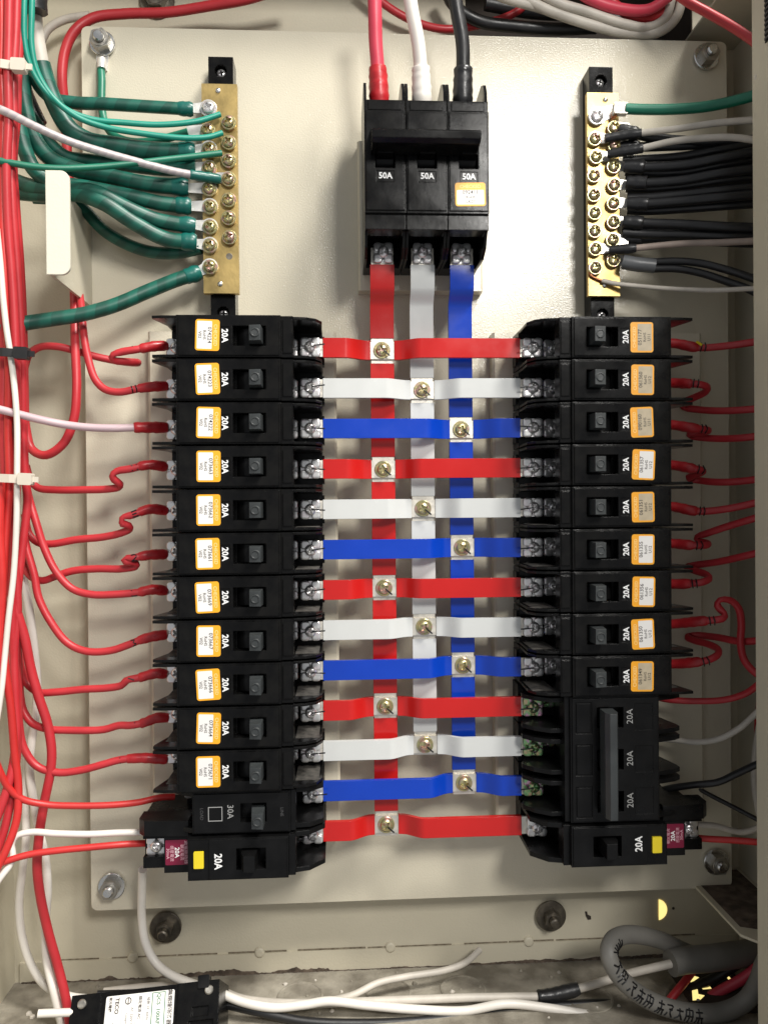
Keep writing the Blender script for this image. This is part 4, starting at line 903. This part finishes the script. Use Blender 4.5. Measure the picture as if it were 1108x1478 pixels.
# branch wires of the row below the black-wired bar
RG = 'branch wires of the row below the black-wired bar'
def rbranch(i, pts, mark, sl=14, extra=''):
    lab = 'red wire%s, leaving the %s breaker below the black-wired bar' % (extra, ORD[i])
    return wire('branch_wire', pts, RW, 'red_pvc', lab, RG, sleeves=[(0, sl, RW * 1.32, 'red_tube', 'heat_shrink')], marks=[(sl + 1.5, hand(mark))])
rbranch(0, [(958, 495, 28), (975, 496, 30), (995, 500, 34), (1010, 502, 36), (1050, 499, 42), (1085, 494, 50), (1125, 488, 60)], 'b', 21)
link('yellow_flag', MB().prism([(0, 0), (3.5, -2.5), (4.5, -1.2), (1, 1)], 0, .4).mesh('yellow_flag'), 'label_yellow', [o for o in scene.objects if o.get('label', '').startswith('red wire, leaving the topmost')][0], P(1003, 494, 41) - P(958, 495, 28))
rbranch(1, [(958, 552, 28), (975, 553, 31), (995, 554, 37), (1010, 555, 40), (1020, 559, 38), (1017, 566, 33), (1003, 573, 26), (986, 581, 20), (985, 587, 18), (1005, 591, 22), (1040, 593, 32), (1080, 591, 44), (1125, 586, 56)], 'b', 17, ' doubling back')
rbranch(2, [(958, 612, 28), (975, 614, 31), (1000, 618, 36), (1017, 620, 36), (1021, 622, 31), (1008, 625, 24), (992, 627, 20), (1000, 630, 20), (1030, 633, 28), (1070, 632, 42), (1125, 625, 58)], 'b', 21, ' hooking under itself')
rbranch(3, [(958, 670, 28), (975, 672, 31), (997, 676, 36), (1010, 678, 37), (1013, 681, 31), (1002, 686, 24), (992, 690, 20), (1005, 693, 20), (1035, 696, 30), (1075, 694, 42), (1125, 686, 58)], 'b', 19, ' hooking under itself')
rbranch(4, [(958, 730, 28), (975, 732, 31), (998, 737, 36), (1015, 738, 38), (1045, 735, 42), (1080, 728, 50), (1125, 716, 60)], 'b', 20)
rbranch(5, [(958, 784, 28), (975, 785, 31), (1000, 787, 37), (1018, 787, 37), (1020, 784, 31), (1008, 781, 25), (1005, 776, 25), (1022, 769, 30), (1055, 758, 40), (1085, 749, 50), (1125, 736, 60)], 'b', 18, ' folding back upward')
rbranch(6, [(958, 842, 28), (975, 843, 31), (998, 842, 37), (1014, 840, 40), (1023, 835, 38), (1018, 829, 33), (1000, 823, 25), (990, 818, 20), (1000, 816, 20), (1035, 811, 30), (1080, 801, 46), (1125, 790, 60)], 'b', 16, ' folding back upward')
rbranch(7, [(960, 901, 28), (978, 900, 32), (1005, 897, 40), (1028, 895, 45), (1042, 893, 47), (1045, 888, 46), (1040, 881, 44), (1034, 873, 43), (1040, 866, 43), (1054, 867, 44), (1065, 878, 44), (1069, 900, 42), (1068, 928, 42), (1073, 952, 46), (1088, 970, 52), (1125, 990, 62)], 'b', 26, ' rising in a loop then dropping')
rbranch(8, [(960, 958, 28), (978, 958, 32), (1000, 956, 38), (1020, 953, 42), (1034, 946, 42), (1036, 938, 38), (1022, 930, 30), (1000, 924, 22), (990, 919, 18), (1005, 917, 18), (1035, 920, 26), (1070, 926, 38), (1125, 920, 56)], 'b', 22, ' doubling back in a zigzag')
wire('branch_wire', [(945, 1006, 22), (965, 1010, 28), (1005, 1012, 34), (1045, 1010, 40), (1075, 1001, 48), (1095, 987, 56), (1125, 965, 66)], 2.1, 'red_pvc', 'red wire leaving the upper pole of the three-pole breaker', RG)
wire('branch_wire', [(950, 1066, 22), (975, 1068, 28), (1005, 1071, 33), (1035, 1067, 39), (1065, 1052, 46), (1090, 1030, 54), (1125, 995, 66)], 1.95, 'white_grubby', 'grubby white wire leaving the middle pole of the three-pole breaker', RG)
wire('branch_wire', [(950, 1142, 22), (966, 1138, 28), (1000, 1133, 36), (1035, 1129, 42), (1062, 1117, 48), (1090, 1104, 56), (1125, 1092, 66)], 2.2, 'black_pvc', 'black wire leaving the lower pole of the three-pole breaker', RG)
wire('loose_wire', [(985, 1115, 8), (1003, 1135, 10), (1025, 1148, 14), (1060, 1166, 22), (1098, 1186, 32)], 1.5, 'black_pvc', 'straight black wire passing behind the other black one', None)
wire('branch_wire', [(1000, 1209, 38), (1025, 1211, 42), (1060, 1213, 48), (1125, 1218, 60)], 2.0, 'red_thin', 'thin red wire leaving the leakage breaker below the three-pole breaker', RG)
wire('branch_wire', [(1000, 1190, 18), (1030, 1192, 22), (1070, 1201, 28), (1100, 1192, 36), (1130, 1180, 44)], 2.0, 'white_grubby', 'grubby white wire behind the leakage breaker with thin red wire', RG)
VG = 'wires dropping behind the door frame'
for pts, r, m, lab in (([(1100, 940, 30), (1098, 1000, 30), (1094, 1050, 30), (1096, 1100, 30), (1104, 1160, 30)], 2.7, 'red_pvc', 'red wire dropping behind the door frame edge'),
                       ([(1108, 1000, 32), (1096, 1045, 34), (1089, 1090, 34), (1088, 1130, 34), (1094, 1170, 34), (1104, 1200, 34)], 2.2, 'white_grubby', 'grubby white wire dropping behind the door frame edge'),
                       ([(1110, 1030, 24), (1101, 1070, 24), (1099, 1110, 24), (1102, 1180, 24)], 3.0, 'black_pvc', 'black wire dropping behind the door frame edge')):
    wire('drop_wire', pts, r, m, lab, VG)

# ------------------------------------------------------------------ clutter on the floor of the enclosure
# loose breaker lying on its back, face tipped up
LW = 44.0
p0, p1 = P(104, 1437, LW), P(317, 1413, LW)
ang = math.atan2(p1[1] - p0[1], p1[0] - p0[0]); Wd = float(np.linalg.norm(p1 - p0))
lb = thing('loose_breaker', 'loose black breaker with white and green printed label lying on the floor', 'circuit breaker', p0, 0)
lb.rotation_mode = 'XYZ'
tiltm = Matrix.Rotation(-ang, 4, 'Y') @ Matrix.Rotation(math.radians(-38), 4, 'X')
lb.rotation_euler = tiltm.to_euler()
m = MB(); H = 46.0
m.field([(0, Wd, -H, 0, -2), (Wd * .72, Wd, -H, 0, 0), (0, Wd * .2, -H, 0, -.8), (Wd * .8, Wd - 3, -H, -20, -3), (Wd * .82, Wd - 6, -18, -13, -1.5), (Wd * .2, Wd * .72, -H, -1.5, -1)], -34)
link('body', m.mesh('body'), 'black_plastic', lb)
lm = MB().prism(rrect(Wd * .235, Wd * .695, -20.5, -2.6, 1), -.98, -.8); sk = link('rating_label', lm.mesh('rating_label'), 'label_white', lb)
zz = -.72
U = lambda f: Wd * f
for a, b, c, d in ((.545, .635, -3.5, -3.1), (.545, .55, -20, -3.5), (.63, .635, -20, -3.5)): link('label_rule', MB().box(U(a), U(b), c, d, -.8, -.74).mesh('label_rule'), 'label_green', sk)
for f in (.345, .44, .49): link('label_rule', MB().box(U(f), U(f) + .18, -20, -3.5, -.8, -.75).mesh('label_rule'), 'ink_grey', sk)
text('無熔線斷路器', 2.2, 'ink_dark', sk, (U(.665), -11.6, zz), bold=.06, turn=-90)
text('QCS  100AF', 2.2, 'label_green', sk, (U(.59), -11.6, zz), bold=.05, turn=-90)
text('極數 1P  60Hz', 1.4, 'ink_dark', sk, (U(.52), -11, zz), turn=-90)
text('額定電流 AC', 1.5, 'ink_dark', sk, (U(.465), -10, zz), bold=.03, turn=-90)
text('AC 220V 10kA', 1.4, 'ink_dark', sk, (U(.415), -15.5, zz), turn=-90); text('Category A', 1.2, 'ink_dark', sk, (U(.38), -16, zz), turn=-90)
text('TECO', 2.3, 'ink_dark', sk, (U(.31), -8, zz), bold=.1, turn=-90); text('東元電機', 1.4, 'ink_dark', sk, (U(.265), -7, zz), bold=.05, turn=-90)
ring = MB().lathe([(1.9, -.8), (1.9, -.72), (1.4, -.72), (1.4, -.8)], U(.385), -6, 28, False); ring.box(U(.385) - .25, U(.385) + .25, -7.4, -4.6, -.8, -.73)
link('approval_mark', ring.mesh('approval_mark'), 'ink_dark', sk)
link('recycle_mark', MB().prism([(U(.29), -16.5), (U(.33), -18.5), (U(.29), -20.5)], -.8, -.73).mesh('recycle_mark'), 'ink_dark', sk)
for a, b in ((.075, -5), (.93, -5)): link('rivet', MB().lathe([(2.6, -.8), (2.6, .4), (2.0, .9), (.2, .9)], U(a), b, 20).mesh('rivet', 40), 'dull_steel', lb)
link('terminal_lug', MB().prism(rrect(Wd - 13, Wd - 6, -4, 3, 1), -6, 1).mesh('terminal_lug'), 'black_matte', lb)
link('dial', MB().lathe([(4.2, -.8), (4.2, .1), (3.4, .2), (3.2, -.3), (.3, -.3)], U(.06), -20, 24).mesh('dial', 40), 'black_matte', lb)
FG = 'wires lying on the dusty floor'
wire('floor_wire', [(55, 1463, 52), (80, 1462, 50), (112, 1461, 46)], 2.3, 'white_pvc', 'short white wire stub leaving the loose breaker', FG)
wire('floor_wire', [(150, 1432, 10), (200, 1426, 8), (250, 1423, 8), (310, 1428, 12), (350, 1442, 18), (405, 1448, 22), (450, 1448, 23), (520, 1446, 24), (600, 1443, 24), (680, 1440, 23), (740, 1439, 22), (790, 1437, 22), (845, 1424, 22), (905, 1406, 24), (972, 1390, 28)], 2.6, 'white_grubby', 'grubby white wire joined by black tape running into the grey cable', FG, sleeves=[(-92, -64, 4.0, 'black_tape', 'tape_sleeve')])
wire('floor_wire', [(480, 1444, 22), (510, 1436, 20), (545, 1419, 14), (585, 1410, 8), (640, 1401, 2), (670, 1390, -4), (692, 1371, -14)], 2.2, 'white_grubby', 'short bent grubby white wire end leaning on the lower flange', FG)
wire('floor_wire', [(140, 1436, 18), (200, 1434, 12), (260, 1430, 12), (320, 1448, 24), (380, 1462, 30), (440, 1474, 33), (520, 1477, 33), (600, 1474, 32), (700, 1464, 28), (800, 1452, 24), (880, 1448, 22), (960, 1455, 22), (1040, 1462, 24)], 2.6, 'black_pvc', 'black cable sagging along the front of the dusty floor', FG)
wire('floor_wire', [(888, 1471, 33), (920, 1475, 34), (960, 1477, 36), (1000, 1484, 38)], 3.0, 'black_tape', 'black taped end of the long white floor wire', FG)
wire('floor_wire', [(1000, 1400, 14), (985, 1420, 20), (965, 1445, 26), (950, 1470, 32)], 2.6, 'red_pvc', 'red core coming out of the cut grey cable', FG)
wire('floor_wire', [(1106, 1385, 26), (1075, 1410, 22), (1040, 1430, 20), (1005, 1450, 22), (960, 1468, 28)], 3.4, 'red_main', 'dull red cable crossing the bright slot', FG)
wire('floor_wire', [(960, 1462, 36), (985, 1472, 37), (1020, 1482, 38)], 4.2, 'red_pvc', 'short red cable below the grey cable loop', FG)
wire('floor_wire', [(1108, 1372, 18), (1070, 1388, 14), (1030, 1412, 12), (980, 1432, 14), (920, 1444, 18)], 3.2, 'black_pvc', 'black cable passing through the bright slot', FG)
wire('floor_wire', [(880, 1455, 24), (920, 1456, 24), (960, 1452, 24)], 1.0, 'label_yellow', 'thin yellow wire under the grey cable loop', FG)
o, T = wire('grey_cable', [(1010, 1382, 10), (985, 1372, 14), (955, 1358, 20), (925, 1350, 28), (898, 1350, 36), (882, 1360, 44), (878, 1378, 50), (888, 1402, 52), (912, 1428, 52), (950, 1450, 50), (1000, 1462, 48), (1045, 1460, 46), (1075, 1445, 46), (1092, 1420, 48), (1103, 1390, 52), (1125, 1350, 60)], 5.5, 'grey_sheath', 'thick grey sheathed cable loop with black handwriting', None, 'cable', n=20)
Lt = T.s[-1]
GLY = [[[(0, 0), (0, 1)], [(0, 0), (1, 0)], [(1, 0), (1, 1)], [(0, .5), (1, .5)], [(.5, -.2), (.5, 1.2)]], [[(0, .2), (1, .2)], [(.5, 0), (.45, .6), (0, 1)], [(.55, .5), (1, 1)]],
       [[(0, .1), (1, .1)], [(0, .55), (1, .55)], [(.5, -.2), (.5, 1.1)], [(.2, .6), (0, 1.1)], [(.8, .6), (1.05, 1.1)]], [[(0, 0), (.9, .0), (.5, .5), (1, 1)], [(.1, .6), (0, 1)], [(.3, .3), (.8, .3)]]]
x = Lt * .33; g = 0
for cell in range(12):
    wd = 4.6
    for st in GLY[(0, 2, 1, 0, 3, 2, 0, 2, 3, 1, 0, 2)[cell]]:
        q = smooth_path([T.surf(x + a * wd, -.75 + b * 1.2, 5.58) for a, b in ([st[0], tuple((np.array(st[0]) + np.array(st[1])) / 2), st[1]] if len(st) == 2 else st)], .8)
        link('pen_mark', recenter(Tube(q).mb(.55, n=5), T.p[0]).mesh('pen_mark'), 'ink_black', o)
    x += wd + (4.5 if cell in (1, 3, 6) else 2.2)
wire('cut_cable', [(967, 1390, 28), (985, 1386, 26), (1012, 1384, 22), (1060, 1378, 14), (1110, 1370, 8)], 8.2, 'grey_sheath', 'cut end of a thick grey sheathed cable over the cable slot', None, 'cable', n=20)
